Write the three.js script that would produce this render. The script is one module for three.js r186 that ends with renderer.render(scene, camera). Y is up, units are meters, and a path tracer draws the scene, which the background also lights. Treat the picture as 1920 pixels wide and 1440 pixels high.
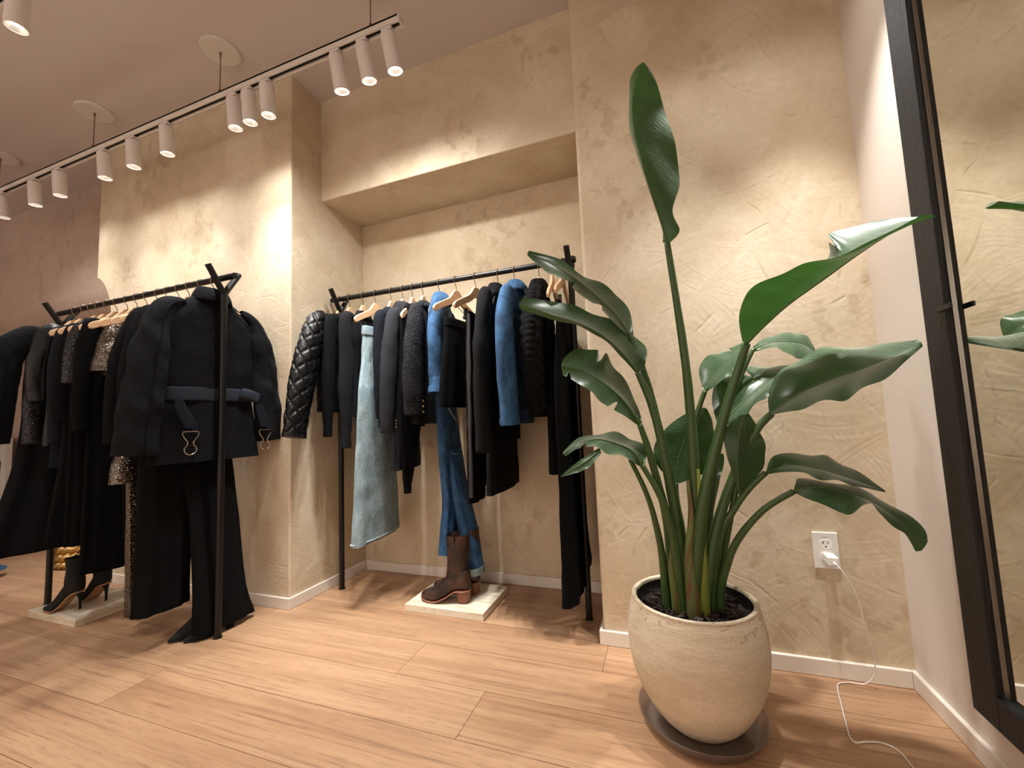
import * as THREE from 'three';
import { mergeGeometries, mergeVertices } from 'three/addons/utils/BufferGeometryUtils.js';
import { RoundedBoxGeometry } from 'three/addons/geometries/RoundedBoxGeometry.js';

// ------------------------------------------------------------------ camera, exposure
const scene = new THREE.Scene();
const rad = THREE.MathUtils.degToRad;
const camera = new THREE.PerspectiveCamera(85.825, 4 / 3, 0.05, 60);
camera.position.set(0, 0.85, 0);
camera.rotation.order = 'YXZ';
camera.rotation.set(rad(4.844), rad(19.7425), rad(-2.361));
const renderer = new THREE.WebGLRenderer({ antialias: true });
renderer.toneMapping = THREE.LinearToneMapping;
renderer.toneMappingExposure = 0.62;
renderer.shadowMap.enabled = true;
scene.background = new THREE.Color(0x000000);

// lamps of the shop: colour, strength and beam of one track spotlight head
const LAMP_COLOUR = new THREE.Color(1.0, 0.975, 0.935);
const LAMP_CD = 6;
const BEAM = rad(40);

// ------------------------------------------------------------------ helpers
function rng(seed) { let s = seed >>> 0; return () => { s = (s + 0x6D2B79F5) >>> 0; let t = s; t = Math.imul(t ^ (t >>> 15), t | 1); t ^= t + Math.imul(t ^ (t >>> 7), t | 61); return ((t ^ (t >>> 14)) >>> 0) / 4294967296; }; }
const lerp = (a, b, t) => a + (b - a) * t, clamp = (x, a = 0, b = 1) => Math.min(b, Math.max(a, x));
const sstep = (a, b, x) => { const t = clamp((x - a) / (b - a)); return t * t * (3 - 2 * t); };
function hash(x, y, s) { let h = Math.imul(x, 374761393) + Math.imul(y, 668265263) + Math.imul(s, 2147483647 ^ 0x5bd1e995); h = Math.imul(h ^ (h >>> 13), 1274126177); h ^= h >>> 16; return (h >>> 0) / 4294967296; }
function vnoise(x, y, px, py, s) {           // value noise, wraps at px, py cells
  const xi = Math.floor(x), yi = Math.floor(y), fx = x - xi, fy = y - yi;
  const u = fx * fx * (3 - 2 * fx), v = fy * fy * (3 - 2 * fy);
  const m = (a, n) => ((a % n) + n) % n;
  const x0 = m(xi, px), x1 = m(xi + 1, px), y0 = m(yi, py), y1 = m(yi + 1, py);
  return lerp(lerp(hash(x0, y0, s), hash(x1, y0, s), u), lerp(hash(x0, y1, s), hash(x1, y1, s), u), v);
}
function fbm(x, y, px, py, s, oct = 4) { let a = 0, w = 0.5, t = 0; for (let i = 0; i < oct; i++) { a += w * vnoise(x, y, px, py, s + i * 17); t += w; x *= 2; y *= 2; px *= 2; py *= 2; w *= 0.5; } return a / t; }
const n1 = (x, s) => vnoise(x, s * 7.31, 4096, 4096, s | 0);

const used = {};
function numbered(n) { if (!(n in used)) { used[n] = 0; return n; } used[n]++; return n + '_' + String(used[n]).padStart(3, '0'); }
function tag(o, label, category, group) { o.userData.label = label; o.userData.category = category; if (group) o.userData.group = group; return o; }
function thing(name, label, category, group, pos = [0, 0, 0], turn = 0) {
  const g = new THREE.Group(); g.name = numbered(name); scene.add(g);
  g.position.set(...pos); g.rotation.y = turn; return tag(g, label, category, group);
}
function obj(name, geo, mat, parent) {
  if (Array.isArray(geo)) geo = mergeGeometries(geo.map(g => { const c = g.index ? g.toNonIndexed() : g; for (const k of Object.keys(c.attributes)) if (!['position', 'normal', 'uv'].includes(k)) c.deleteAttribute(k); return c; }));
  const m = new THREE.Mesh(geo, mat); m.castShadow = m.receiveShadow = true;
  m.name = parent ? name : numbered(name); (parent || scene).add(m); return m;
}
function structure(name, geo, mat) { const m = obj(name, geo, mat); m.userData.kind = 'structure'; return m; }
// uv in metres taken from the face a triangle looks along
function metreUV(g, ox = 0, oy = 0) {
  g = g.index ? g.toNonIndexed() : g; g.computeVertexNormals();
  const p = g.attributes.position, n = g.attributes.normal, uv = new Float32Array(p.count * 2);
  for (let i = 0; i < p.count; i++) {
    const ax = Math.abs(n.getX(i)), ay = Math.abs(n.getY(i)), az = Math.abs(n.getZ(i));
    let u, v;
    if (ay > ax && ay > az) { u = p.getX(i); v = p.getZ(i); } else if (ax > az) { u = p.getZ(i); v = p.getY(i); } else { u = p.getX(i); v = p.getY(i); }
    uv[i * 2] = u + ox; uv[i * 2 + 1] = v + oy;
  }
  g.setAttribute('uv', new THREE.BufferAttribute(uv, 2)); return g;
}
const box = (x0, x1, y0, y1, z0, z1) => new THREE.BoxGeometry(x1 - x0, y1 - y0, z1 - z0).translate((x0 + x1) / 2, (y0 + y1) / 2, (z0 + z1) / 2);
const rbox = (w, h, d, r, x = 0, y = 0, z = 0, s = 2) => new RoundedBoxGeometry(w, h, d, s, r).translate(x, y, z);
const cyl = (r0, r1, h, x = 0, y = 0, z = 0, n = 24, open = false) => new THREE.CylinderGeometry(r0, r1, h, n, 1, open).translate(x, y, z);
const V = (a) => new THREE.Vector3(a[0], a[1], a[2]);
function rod(a, b, r0, r1 = r0, n = 14) {
  const A = V(a), B = V(b), d = B.clone().sub(A), h = d.length();
  const g = new THREE.CylinderGeometry(r1, r0, h, n); g.translate(0, h / 2, 0);
  g.applyQuaternion(new THREE.Quaternion().setFromUnitVectors(new THREE.Vector3(0, 1, 0), d.normalize())); g.translate(...a); return g;
}
const wire = (pts, r, seg = 40, n = 8, closed = false) => new THREE.TubeGeometry(new THREE.CatmullRomCurve3(pts.map(V), closed), seg, r, n, closed);

function catmull(rows, t) {                    // rows of equal length arrays
  const n = rows.length - 1, f = clamp(t) * n, i = Math.min(n - 1, Math.floor(f)), u = f - i;
  const a = rows[Math.max(0, i - 1)], b = rows[i], c = rows[i + 1], d = rows[Math.min(n, i + 2)];
  return b.map((_, k) => { const m0 = (c[k] - a[k]) * 0.5, m1 = (d[k] - b[k]) * 0.5, u2 = u * u, u3 = u2 * u; return (2 * u3 - 3 * u2 + 1) * b[k] + (u3 - 2 * u2 + u) * m0 + (-2 * u3 + 3 * u2) * c[k] + (u3 - u2) * m1; });
}
function gridGeo(P, UV, rows, cols, wrap, capT, capB) {    // P: flat positions (rows x cols)
  const pos = [], uv = [], idx = [];
  for (let i = 0; i < rows * cols; i++) { pos.push(P[i][0], P[i][1], P[i][2]); uv.push(UV[i][0], UV[i][1]); }
  for (let i = 0; i < rows - 1; i++) for (let j = 0; j < cols - 1; j++) { const a = i * cols + j, b = a + 1, c = a + cols, d = c + 1; idx.push(a, c, b, b, c, d); }
  const cap = (r, flip) => { let c = [0, 0, 0]; for (let j = 0; j < cols - 1; j++) { const p = P[r * cols + j]; c[0] += p[0]; c[1] += p[1]; c[2] += p[2]; } c = c.map(x => x / (cols - 1)); const k = pos.length / 3; pos.push(...c); uv.push(...UV[r * cols]); for (let j = 0; j < cols - 1; j++) flip ? idx.push(k, r * cols + j + 1, r * cols + j) : idx.push(k, r * cols + j, r * cols + j + 1); };
  if (capT) cap(0, false); if (capB) cap(rows - 1, true);
  const g = new THREE.BufferGeometry();
  g.setAttribute('position', new THREE.Float32BufferAttribute(pos, 3)); g.setAttribute('uv', new THREE.Float32BufferAttribute(uv, 2)); g.setIndex(idx);
  g.computeVertexNormals();
  if (wrap) { const n = g.attributes.normal; for (let i = 0; i < rows; i++) { const a = i * cols, b = a + cols - 1, v = new THREE.Vector3(n.getX(a) + n.getX(b), n.getY(a) + n.getY(b), n.getZ(a) + n.getZ(b)).normalize(); n.setXYZ(a, v.x, v.y, v.z); n.setXYZ(b, v.x, v.y, v.z); } }
  return g;
}
// cloth body: horizontal rings [y, half width along z, half thickness along x, centre z, centre x]
function loft(rows, o = {}) {
  const { N = 44, M = 48, fold = 0, k = 6, seed = 1, capT = true, capB = false, disp = null, wr = 0.0025, pow = 2.3, hemWave = 0 } = o;
  rows = rows.map(r => [r[0], r[1], r[2], r[3] || 0, r[4] || 0]);
  const P = [], UV = []; let s = 0, py = rows[0][0];
  for (let i = 0; i <= N; i++) {
    const t = i / N, [y, w, th, cz, cx] = catmull(rows, t); s += Math.abs(y - py); py = y;
    const per = 4 * (w + th);
    for (let j = 0; j <= M; j++) {
      const q = (j % M) / M, a = q * Math.PI * 2, c = Math.cos(a), sn = Math.sin(a);
      let z = w * Math.sign(c) * Math.pow(Math.abs(c), 2 / pow), x = th * Math.sign(sn) * Math.pow(Math.abs(sn), 2 / pow);
      let nz = c / Math.max(w, 1e-3), nx = sn / Math.max(th, 1e-3); const l = Math.hypot(nx, nz); nx /= l; nz /= l;
      const g = sstep(0.05, 0.9, t);
      let d = fold * g * (Math.sin(k * a + seed + 1.3 * Math.sin(t * 4 + seed)) * 0.6 + Math.sin((2 * k - 1) * a + seed * 2.7 + t * 3) * 0.4);
      d += wr * (fbm(q * 12, s * 14 + seed * 3.1, 12, 4096, seed | 0, 3) - 0.5) * 2;
      if (disp) d += disp(q * per, s, q, t);
      P.push([cx + x + nx * d, y + (hemWave ? hemWave * g * Math.sin(k * a + seed) * sstep(0.9, 1, t) : 0), cz + z + nz * d]); UV.push([q * per, s]);
    }
  }
  return gridGeo(P, UV, N + 1, M + 1, true, capT, capB);
}
// sleeve or any bent tube: [x, y, z, radius along x, radius across]
function tube(pts, o = {}) {
  const { N = 40, M = 28, seed = 1, wr = 0.003, crease = 0, disp = null, capA = false, capB = false } = o;
  const P = [], UV = []; let s = 0, prev = null;
  for (let i = 0; i <= N; i++) {
    const t = i / N, c = catmull(pts, t), c2 = catmull(pts, Math.min(1, t + 0.01)), c0 = catmull(pts, Math.max(0, t - 0.01));
    const C = new THREE.Vector3(c[0], c[1], c[2]); if (prev) s += C.distanceTo(prev); prev = C;
    const T = new THREE.Vector3(c2[0] - c0[0], c2[1] - c0[1], c2[2] - c0[2]).normalize();
    const A = new THREE.Vector3(1, 0, 0).addScaledVector(T, -T.x).normalize(), B = new THREE.Vector3().crossVectors(T, A);
    const per = Math.PI * (c[3] + c[4]);
    for (let j = 0; j <= M; j++) {
      const q = (j % M) / M, a = q * Math.PI * 2;
      let d = wr * (fbm(q * 8, s * 18 + seed * 5.3, 8, 4096, seed | 0, 3) - 0.5) * 2;
      if (crease) d += crease * 2.4 * (fbm(q * 4 + s * 5, s * 9 + seed * 3.7, 4096, 4096, (seed | 0) + 9, 2) - 0.5) * Math.sin(Math.PI * t);
      if (disp) d += disp(q * per, s, q, t);
      const p = C.clone().addScaledVector(A, Math.cos(a) * (c[3] + d)).addScaledVector(B, Math.sin(a) * (c[4] + d));
      P.push([p.x, p.y, p.z]); UV.push([q * per, s]);
    }
  }
  return gridGeo(P, UV, N + 1, M + 1, true, capA, capB);
}

// ------------------------------------------------------------------ textures and materials
function tex(w, h, fn, srgb, mx = 1, my = 1) {               // mx, my: metres covered
  const d = new Uint8Array(w * h * 4);
  for (let j = 0; j < h; j++) for (let i = 0; i < w; i++) { const c = fn(i / w, j / h), k = (j * w + i) * 4; d[k] = clamp(c[0]) * 255; d[k + 1] = clamp(c[1]) * 255; d[k + 2] = clamp(c[2]) * 255; d[k + 3] = 255; }
  const t = new THREE.DataTexture(d, w, h); t.wrapS = t.wrapT = THREE.RepeatWrapping; t.magFilter = THREE.LinearFilter; t.minFilter = THREE.LinearMipmapLinearFilter; t.generateMipmaps = true;
  if (srgb) t.colorSpace = THREE.SRGBColorSpace; t.repeat.set(1 / mx, 1 / my); t.needsUpdate = true; return t;
}
const S = (hex) => [(hex >> 16 & 255) / 255, (hex >> 8 & 255) / 255, (hex & 255) / 255];
const mulc = (c, f) => [c[0] * f, c[1] * f, c[2] * f], mixc = (a, b, t) => [lerp(a[0], b[0], t), lerp(a[1], b[1], t), lerp(a[2], b[2], t)];
const std = (o) => new THREE.MeshStandardMaterial(o), phys = (o) => new THREE.MeshPhysicalMaterial(o);

function plaster(a, b, c, seed, m = 2.6) {                     // trowelled plaster: overlapping smears with broken ridges
  const N = 1024, tone = new Float32Array(N * N), hgt = new Float32Array(N * N), ridge = new Float32Array(N * N), R = rng(seed);
  for (let k = 0; k < 900; k++) {
    const cx = R() * N, cy = R() * N, th = (R() - 0.5) * 2.4 + (R() < 0.3 ? 1.3 : 0), L = 25 + 120 * R() * R(), B = 8 + 34 * R(), kv = (R() - 0.5) * 0.016, amt = (R() - 0.5) * 0.5, ra = R() < 0.28 ? 0.4 + 0.6 * R() : 0, ct = Math.cos(th), st = Math.sin(th), Q = Math.ceil(Math.hypot(L, B)) + 8, sd = seed + k;
    for (let j = -Q; j <= Q; j++) for (let i = -Q; i <= Q; i++) {
      const x = i * ct + j * st, y = -i * st + j * ct + kv * (i * ct + j * st) ** 2; if (Math.abs(x) > L || y > B + 5 || y < -B) continue;
      const e = sstep(L, L * 0.55, Math.abs(x)) * sstep(-B, B * 0.2, y) * sstep(B + 1.5, B - 1.5, y), q = ((Math.floor(cy + j) % N + N) % N) * N + (Math.floor(cx + i) % N + N) % N;
      if (e > 0) { const n = vnoise(x * 0.02, y * 0.35, 4096, 4096, sd); tone[q] = tone[q] * (1 - 0.5 * e) + amt * e * (0.5 + n); hgt[q] = hgt[q] * (1 - 0.5 * e) + e * (0.3 + 0.5 * n) * 0.6; }
      if (ra) { const w = Math.exp(-(((y - B) / 1.3) ** 2)) * sstep(L * 0.9, L * 0.4, Math.abs(x)); if (w > 0.02) ridge[q] = Math.max(ridge[q] * 0.9, w * ra * sstep(0.5, 0.72, vnoise(x * 0.09, y * 0.2, 4096, 4096, sd + 5))); }
    }
  }
  const field = (u, v) => { const q = Math.min(N - 1, Math.round(v * N)) * N + Math.min(N - 1, Math.round(u * N)); return { q, big: fbm(u * 4, v * 4, 4, 4, seed, 4), mid: fbm(u * 22, v * 18, 22, 18, seed + 7, 3), fine: fbm(u * 210, v * 210, 210, 210, seed + 3, 2), rough: sstep(0.5, 0.68, fbm(u * 6, v * 6, 6, 6, seed + 61, 3)) * sstep(0.55, 0.75, fbm(u * 60, v * 48, 60, 48, seed + 71, 3)) }; };
  const map = tex(N, N, (u, v) => { const p = field(u, v); let col = mixc(S(a), S(b), clamp(0.5 + 1.6 * (p.big - 0.5) + 0.7 * (p.mid - 0.5) + 0.9 * tone[p.q])); col = mixc(col, S(c), clamp(0.34 * ridge[p.q] + 0.32 * p.rough)); return mulc(col, 1 + 0.05 * (p.fine - 0.5)); }, true, m, m);
  const bump = tex(N, N, (u, v) => { const p = field(u, v), h = clamp(0.35 + 0.35 * (p.mid - 0.5) + 0.45 * hgt[p.q] + 0.1 * (p.fine - 0.5) - 0.25 * ridge[p.q] - 0.12 * p.rough); return [h, h, h]; }, false, m, m);
  return std({ map, bumpMap: bump, bumpScale: 0.0032, roughness: 0.82 });
}
const plasterTan = plaster(0xc8b598, 0xdaccb4, 0xa28c6e, 11);
const plasterMauve = plaster(0xb5a193, 0xc4b0a2, 0x97806e, 23);
const speck = tex(256, 256, (u, v) => { const h = fbm(u * 90, v * 90, 90, 90, 5, 2); return [h, h, h]; }, false, 0.4, 0.4);
const paintWall = std({ color: new THREE.Color().setRGB(0.72, 0.64, 0.575), roughness: 0.75, bumpMap: speck, bumpScale: 0.00018 });
const paintCeiling = std({ color: new THREE.Color().setRGB(0.66, 0.605, 0.59), roughness: 0.85, bumpMap: speck, bumpScale: 0.0002 });
const paintTrim = std({ color: new THREE.Color().setRGB(0.78, 0.72, 0.65), roughness: 0.35 });

function oak(seed) {
  return tex(1024, 512, (u, v) => {
    const wv = fbm(u * 3, v * 5, 3, 5, seed, 3), big = fbm(u * 4, v * 12, 4, 12, seed + 2, 3), fig = 0.5 + 0.5 * Math.sin((v * 60 + (wv - 0.5) * 46));
    const streak = fbm(u * 7, v * 90, 7, 90, seed + 9, 3), pore = fbm(u * 40, v * 300, 40, 300, seed + 12, 2);
    let c = mixc(S(0xc19b79), S(0xa37c5d), clamp(0.3 + 1.3 * (big - 0.5) + 0.7 * (streak - 0.5) + 0.1 * (fig - 0.5)));
    return mulc(c, 1 - 0.1 * sstep(0.62, 0.8, pore) - 0.1 * sstep(0.66, 0.8, streak));
  }, true, 2.4, 0.62);
}
const oakMap = oak(3), oakMap2 = oak(41);
const oakMats = [[1, 1, 1], [0.97, 0.955, 0.945], [1.02, 1.015, 1.01], [0.95, 0.935, 0.92]].map((c, i) => std({ map: i % 2 ? oakMap2 : oakMap, color: new THREE.Color().setRGB(c[0] * 0.94, c[1] * 0.94, c[2] * 0.94), roughness: 0.42 }));
const weave = tex(256, 256, (u, v) => { const h = 0.5 + 0.25 * Math.sin((u + v) * 2 * Math.PI * 40) + 0.4 * (fbm(u * 80, v * 80, 80, 80, 9, 2) - 0.5); return [h, h, h]; }, false, 0.12, 0.12);
const fuzz = tex(512, 512, (u, v) => { const h = fbm(u * 60, v * 60, 60, 60, 19, 3); return [h, h, h]; }, false, 0.22, 0.22);
const curly = tex(512, 512, (u, v) => { const r = Math.abs(fbm(u * 44, v * 44, 44, 44, 29, 2) * 2 - 1); const h = 1 - r; return [h, h, h]; }, false, 0.3, 0.3);
const cloth = (v, o = {}) => phys({ color: new THREE.Color().setRGB(v[0], v[1], v[2]), roughness: 0.95, specularIntensity: 0.25, bumpMap: weave, bumpScale: 0.0005, side: THREE.DoubleSide, ...o });
const blackCloth = cloth([0.0035, 0.0036, 0.0042]);
const blackDull = cloth([0.0022, 0.0022, 0.0026]);
const blackWool = cloth([0.0075, 0.008, 0.0095], { bumpMap: fuzz, bumpScale: 0.0022 });
const charcoal = cloth([0.024, 0.025, 0.029]);
const navyCloth = cloth([0.009, 0.011, 0.016]);
const boucle = cloth([0.02, 0.02, 0.024], { bumpMap: curly, bumpScale: 0.006 });
const knitMat = cloth([0.006, 0.006, 0.0065], { bumpMap: fuzz, bumpScale: 0.0015 });
const leather = phys({ color: 0x08080a, roughness: 0.4, specularIntensity: 0.7, bumpMap: fuzz, bumpScale: 0.0012, side: THREE.DoubleSide });
const beltCloth = cloth([0.028, 0.032, 0.045]);
function denim(a, b, seed, mott = 1) {
  return phys({ roughness: 0.9, side: THREE.DoubleSide, bumpMap: weave, bumpScale: 0.0006, map: tex(512, 512, (u, v) => { const f = fbm(u * 14, v * 9, 14, 9, seed, 4), s = fbm(u * 110, v * 50, 110, 50, seed + 5, 3), w = 0.5 + 0.5 * Math.sin((u + v * 1.0) * 2 * Math.PI * 150); return mulc(mixc(S(a), S(b), clamp(sstep(0.3, 0.7, f) * mott + (s - 0.5) * 1.3)), 0.95 + 0.08 * w); }, true, 0.5, 0.5) });
}
const denimLight = denim(0x7d939b, 0xa3b6bb, 71, 0.6), denimMid = denim(0x1f4266, 0x3a6894, 81, 0.8), denimDark = denim(0x15263f, 0x24415f, 91), denimBlue = denim(0x24476b, 0x44719a, 95);
const stitch = std({ color: 0xb9c4c8, roughness: 0.9 });
// sequins: each small disc tilts its own way
function sequinNormals(n, seed) {
  const R = rng(seed), tilt = []; for (let i = 0; i < n * n; i++) { const a = R() * 6.283, r = Math.pow(R(), 1.6) * 0.62; tilt.push([Math.cos(a) * r, Math.sin(a) * r]); }
  return tex(512, 512, (u, v) => { const y = Math.floor(v * n), x = Math.floor((u * n + (y % 2) * 0.5) % n), t = tilt[y * n + x]; return [0.5 + t[0] * 0.5, 0.5 + t[1] * 0.5, 0.5 + Math.sqrt(Math.max(0.1, 1 - t[0] * t[0] - t[1] * t[1])) * 0.5]; }, false, 0.2, 0.2);
}
const seqN = sequinNormals(64, 7);
const sequinBronze = std({ color: new THREE.Color().setRGB(0.13, 0.11, 0.09), metalness: 0.9, roughness: 0.24, normalMap: seqN, normalScale: new THREE.Vector2(1, 1), side: THREE.DoubleSide });
const sequinBlack = std({ color: new THREE.Color().setRGB(0.02, 0.02, 0.022), metalness: 0.6, roughness: 0.3, normalMap: seqN, normalScale: new THREE.Vector2(1, 1), side: THREE.DoubleSide });
const blackMetal = std({ color: 0x090808, roughness: 0.42, metalness: 0.2 });
const hookMetal = std({ color: 0x8a7460, roughness: 0.3, metalness: 0.9 });
const chrome = std({ color: 0xd8d2c6, roughness: 0.18, metalness: 1 });
const gold = std({ color: 0xd4b478, roughness: 0.28, metalness: 1 });
const hangerWood = std({ color: 0xffffff, roughness: 0.55, map: tex(256, 128, (u, v) => mulc(mixc(S(0xe3bf98), S(0xcfa47c), fbm(u * 4, v * 40, 4, 40, 31, 3)), 1), true, 0.4, 0.12) });
const whitePlastic = std({ color: 0xe9e6e0, roughness: 0.35 });
const lampWhite = std({ color: new THREE.Color().setRGB(0.72, 0.68, 0.65), roughness: 0.55 });
const darkSlot = std({ color: 0x1b1715, roughness: 0.8 });
const travertine = std({ roughness: 0.5, map: tex(512, 512, (u, v) => { const b = fbm(u * 3, v * 26, 3, 26, 51, 4), h = fbm(u * 60, v * 60, 60, 60, 57, 2); return mulc(mixc(S(0xe6dcc8), S(0xcdbfa6), sstep(0.35, 0.7, b)), h > 0.8 ? 0.86 : 1); }, true, 0.45, 0.45) });

// ------------------------------------------------------------------ the room
const CEIL = 2.70, XR = 0.662, ZP = -1.54, ZR = -1.63, ZN = -2.08, XL = -7.2, ZF = 2.9;
{ // floor: oak boards running along the wall, each one a piece of its own
  const floor = new THREE.Group(); floor.name = numbered('floor'); floor.userData.kind = 'structure'; scene.add(floor);
  obj('subfloor', box(XL - 0.2, XR + 0.2, -0.16, -0.0155, -2.7, ZF + 0.2), std({ color: 0x2a1c12, roughness: 0.9 }), floor);
  const R = rng(77), W = 0.2025, gap = 0.0007; let row = 0;
  for (let z = -0.848 - W * 9; z < ZF; z += W, row++) {
    const joints = [];
    const fixed = Math.abs(z + 1.4555) < 0.01 ? -0.916 : Math.abs(z + 1.253) < 0.01 ? -0.581 : Math.abs(z + 1.0505) < 0.01 ? -1.75 : XL + 2.6 * R();
    for (let x = fixed; x > XL; x -= 2.05) joints.unshift(x); for (let x = fixed + 2.05; x < XR; x += 2.05) joints.push(x);
    const ends = [XL, ...joints, XR];
    for (let i = 0; i < ends.length - 1; i++) {
      if (ends[i + 1] - ends[i] < 0.02) continue;
      const g = metreUV(box(ends[i] + gap, ends[i + 1] - gap, -0.0155, 0, z + gap, z + W - gap), R() * 2.4, R() * 0.62);
      obj('plank', g, oakMats[Math.floor(R() * oakMats.length)], floor);
    }
  }
}
structure('ceiling', metreUV(box(XL - 0.2, XR + 0.2, CEIL, CEIL + 0.2, -2.7, ZF + 0.2)), paintCeiling);
structure('wall_right', metreUV(box(XR, XR + 0.2, 0, CEIL, -2.6, ZF + 0.2)), paintWall);
structure('wall_left', metreUV(box(XL - 0.2, XL, 0, CEIL, -2.7, ZF + 0.2)), plasterMauve);
structure('wall_front', metreUV(box(XL, XR, 0, CEIL, ZF, ZF + 0.2)), paintWall);
const bevelled = (shape, z0, z1, b = 0.012) => new THREE.ExtrudeGeometry(shape, { depth: z1 - z0 - 2 * b, bevelEnabled: true, bevelThickness: b, bevelSize: b, bevelOffset: -b, bevelSegments: 3, curveSegments: 20 }).translate(0, 0, z0 + b);
function rect(x0, x1, y0, y1) { const s = new THREE.Shape(); s.moveTo(x0, y0); s.lineTo(x1, y0); s.lineTo(x1, y1); s.lineTo(x0, y1); s.closePath(); return s; }
structure('wall_back_right', metreUV(bevelled(rect(-0.262, XR + 0.1, -0.05, CEIL + 0.05), -2.5, ZR, 0.014)), plasterTan);
{ // left pier: its left edge steps out above head height in a rounded corbel
  const s = new THREE.Shape(); s.moveTo(-3.2, -0.05); s.lineTo(-1.715, -0.05); s.lineTo(-1.715, CEIL + 0.05); s.lineTo(-3.365, CEIL + 0.05); s.lineTo(-3.362, 1.86);
  s.bezierCurveTo(-3.30, 1.845, -3.205, 1.74, -3.2, 1.57); s.closePath();
  structure('wall_back_left', metreUV(bevelled(s, -2.5, ZP, 0.008), 0.7, 0.3), plasterTan);
}
structure('wall_niche_back', metreUV(box(-1.73, -0.25, -0.02, CEIL, -2.5, ZN), 1.3, 0.9), plasterTan);
structure('wall_niche_header', metreUV(bevelled(rect(-1.73, -0.25, 2.107, CEIL + 0.02), ZN - 0.05, -1.74, 0.006), 0.4, 1.7), plasterTan);
{ // alcove further left: a header with a hollow cove under it and a back wall
  const s = new THREE.Shape(); s.moveTo(1.72, CEIL + 0.02); s.lineTo(1.72, 1.88); s.bezierCurveTo(1.73, 1.74, 1.86, 1.64, 2.28, 1.62); s.lineTo(2.4, 1.62); s.lineTo(2.4, CEIL + 0.02); s.closePath();
  const g = new THREE.ExtrudeGeometry(s, { depth: 3.9, bevelEnabled: false, curveSegments: 24 }).rotateY(Math.PI / 2).translate(-7.2, 0, 0);
  structure('wall_alcove_header', metreUV(g, 0.2, 0.4), plasterMauve);
  structure('wall_alcove_back', metreUV(box(XL, -3.15, -0.02, 1.7, -2.6, -2.27), 0.9, 0.1), plasterMauve);
}
const BH = 0.052, BT = 0.013;
const skirting = (name, x0, x1, z0, z1) => structure(name, metreUV(rbox(x1 - x0, BH, z1 - z0, 0.003, (x0 + x1) / 2, BH / 2, (z0 + z1) / 2)), paintTrim);
skirting('baseboard_back_left', -3.2, -1.715 + BT, ZP, ZP + BT);
skirting('baseboard_niche_left', -1.715, -1.715 + BT, ZN + BT, ZP - 0.0005);
skirting('baseboard_niche_back', -1.702, -0.276, ZN, ZN + BT);
skirting('baseboard_niche_right', -0.262 - BT, -0.262, ZN + BT, ZR - 0.0005);
skirting('baseboard_back_right', -0.262 - BT, XR - BT, ZR, ZR + BT);
skirting('baseboard_right', XR - BT, XR, ZR, ZF);
skirting('baseboard_alcove', XL, -3.2, -2.27, -2.27 + BT);

// ------------------------------------------------------------------ track lighting
function trackRail(label, x0, x1, z, drops) {
  const y = 2.437, t = thing('track_rail', label, 'light track', null, [(x0 + x1) / 2, y, z]), L = x1 - x0;
  obj('rail', [rbox(L, 0.012, 0.036, 0.002, 0, 0.026, 0), rbox(L, 0.032, 0.009, 0.002, 0, 0.016, 0.0135), rbox(L, 0.032, 0.009, 0.002, 0, 0.016, -0.0135)], lampWhite, t);
  obj('slot', box(-L / 2 + 0.01, L / 2 - 0.01, 0.010, 0.022, -0.0088, 0.0088), darkSlot, t);
  for (const s of [1, -1]) obj('end_cap', rbox(0.008, 0.034, 0.038, 0.002, s * (L / 2 + 0.004), 0.016, 0), lampWhite, t);
  for (const x of drops) {
    const dx = x - (x0 + x1) / 2;
    obj('suspension_cable', [cyl(0.0025, 0.0025, CEIL - y - 0.03, dx, 0.03 + (CEIL - y - 0.03) / 2, 0, 8), cyl(0.006, 0.008, 0.025, dx, 0.044, 0, 12), cyl(0.006, 0.004, 0.02, dx, CEIL - y - 0.022, 0, 12)], hookMetal, t);
    obj('ceiling_canopy', new THREE.LatheGeometry([[0, 0], [0.078, 0], [0.084, 0.003], [0.085, 0.008], [0.085, 0.0125]].map(p => new THREE.Vector2(...p)), 40).translate(dx, CEIL - y - 0.013, 0), lampWhite, t);
  }
  return t;
}
trackRail('white suspended light track in front of the left pier', -4.45, -0.878, -1.3, [-1.02, -1.905, -2.93, -3.96]);
trackRail('second white light track nearer the camera', -4.2, 0.3, -0.68, [-3.6, -2.4, -1.2, -0.1]);
trackRail('fourth white light track behind the camera', -5.6, 0.2, 1.3, [-5, -2.5, 0]);
trackRail('third white light track above the potted plant', -0.3, 0.6, -1.3, [-0.1, 0.4]);

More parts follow.
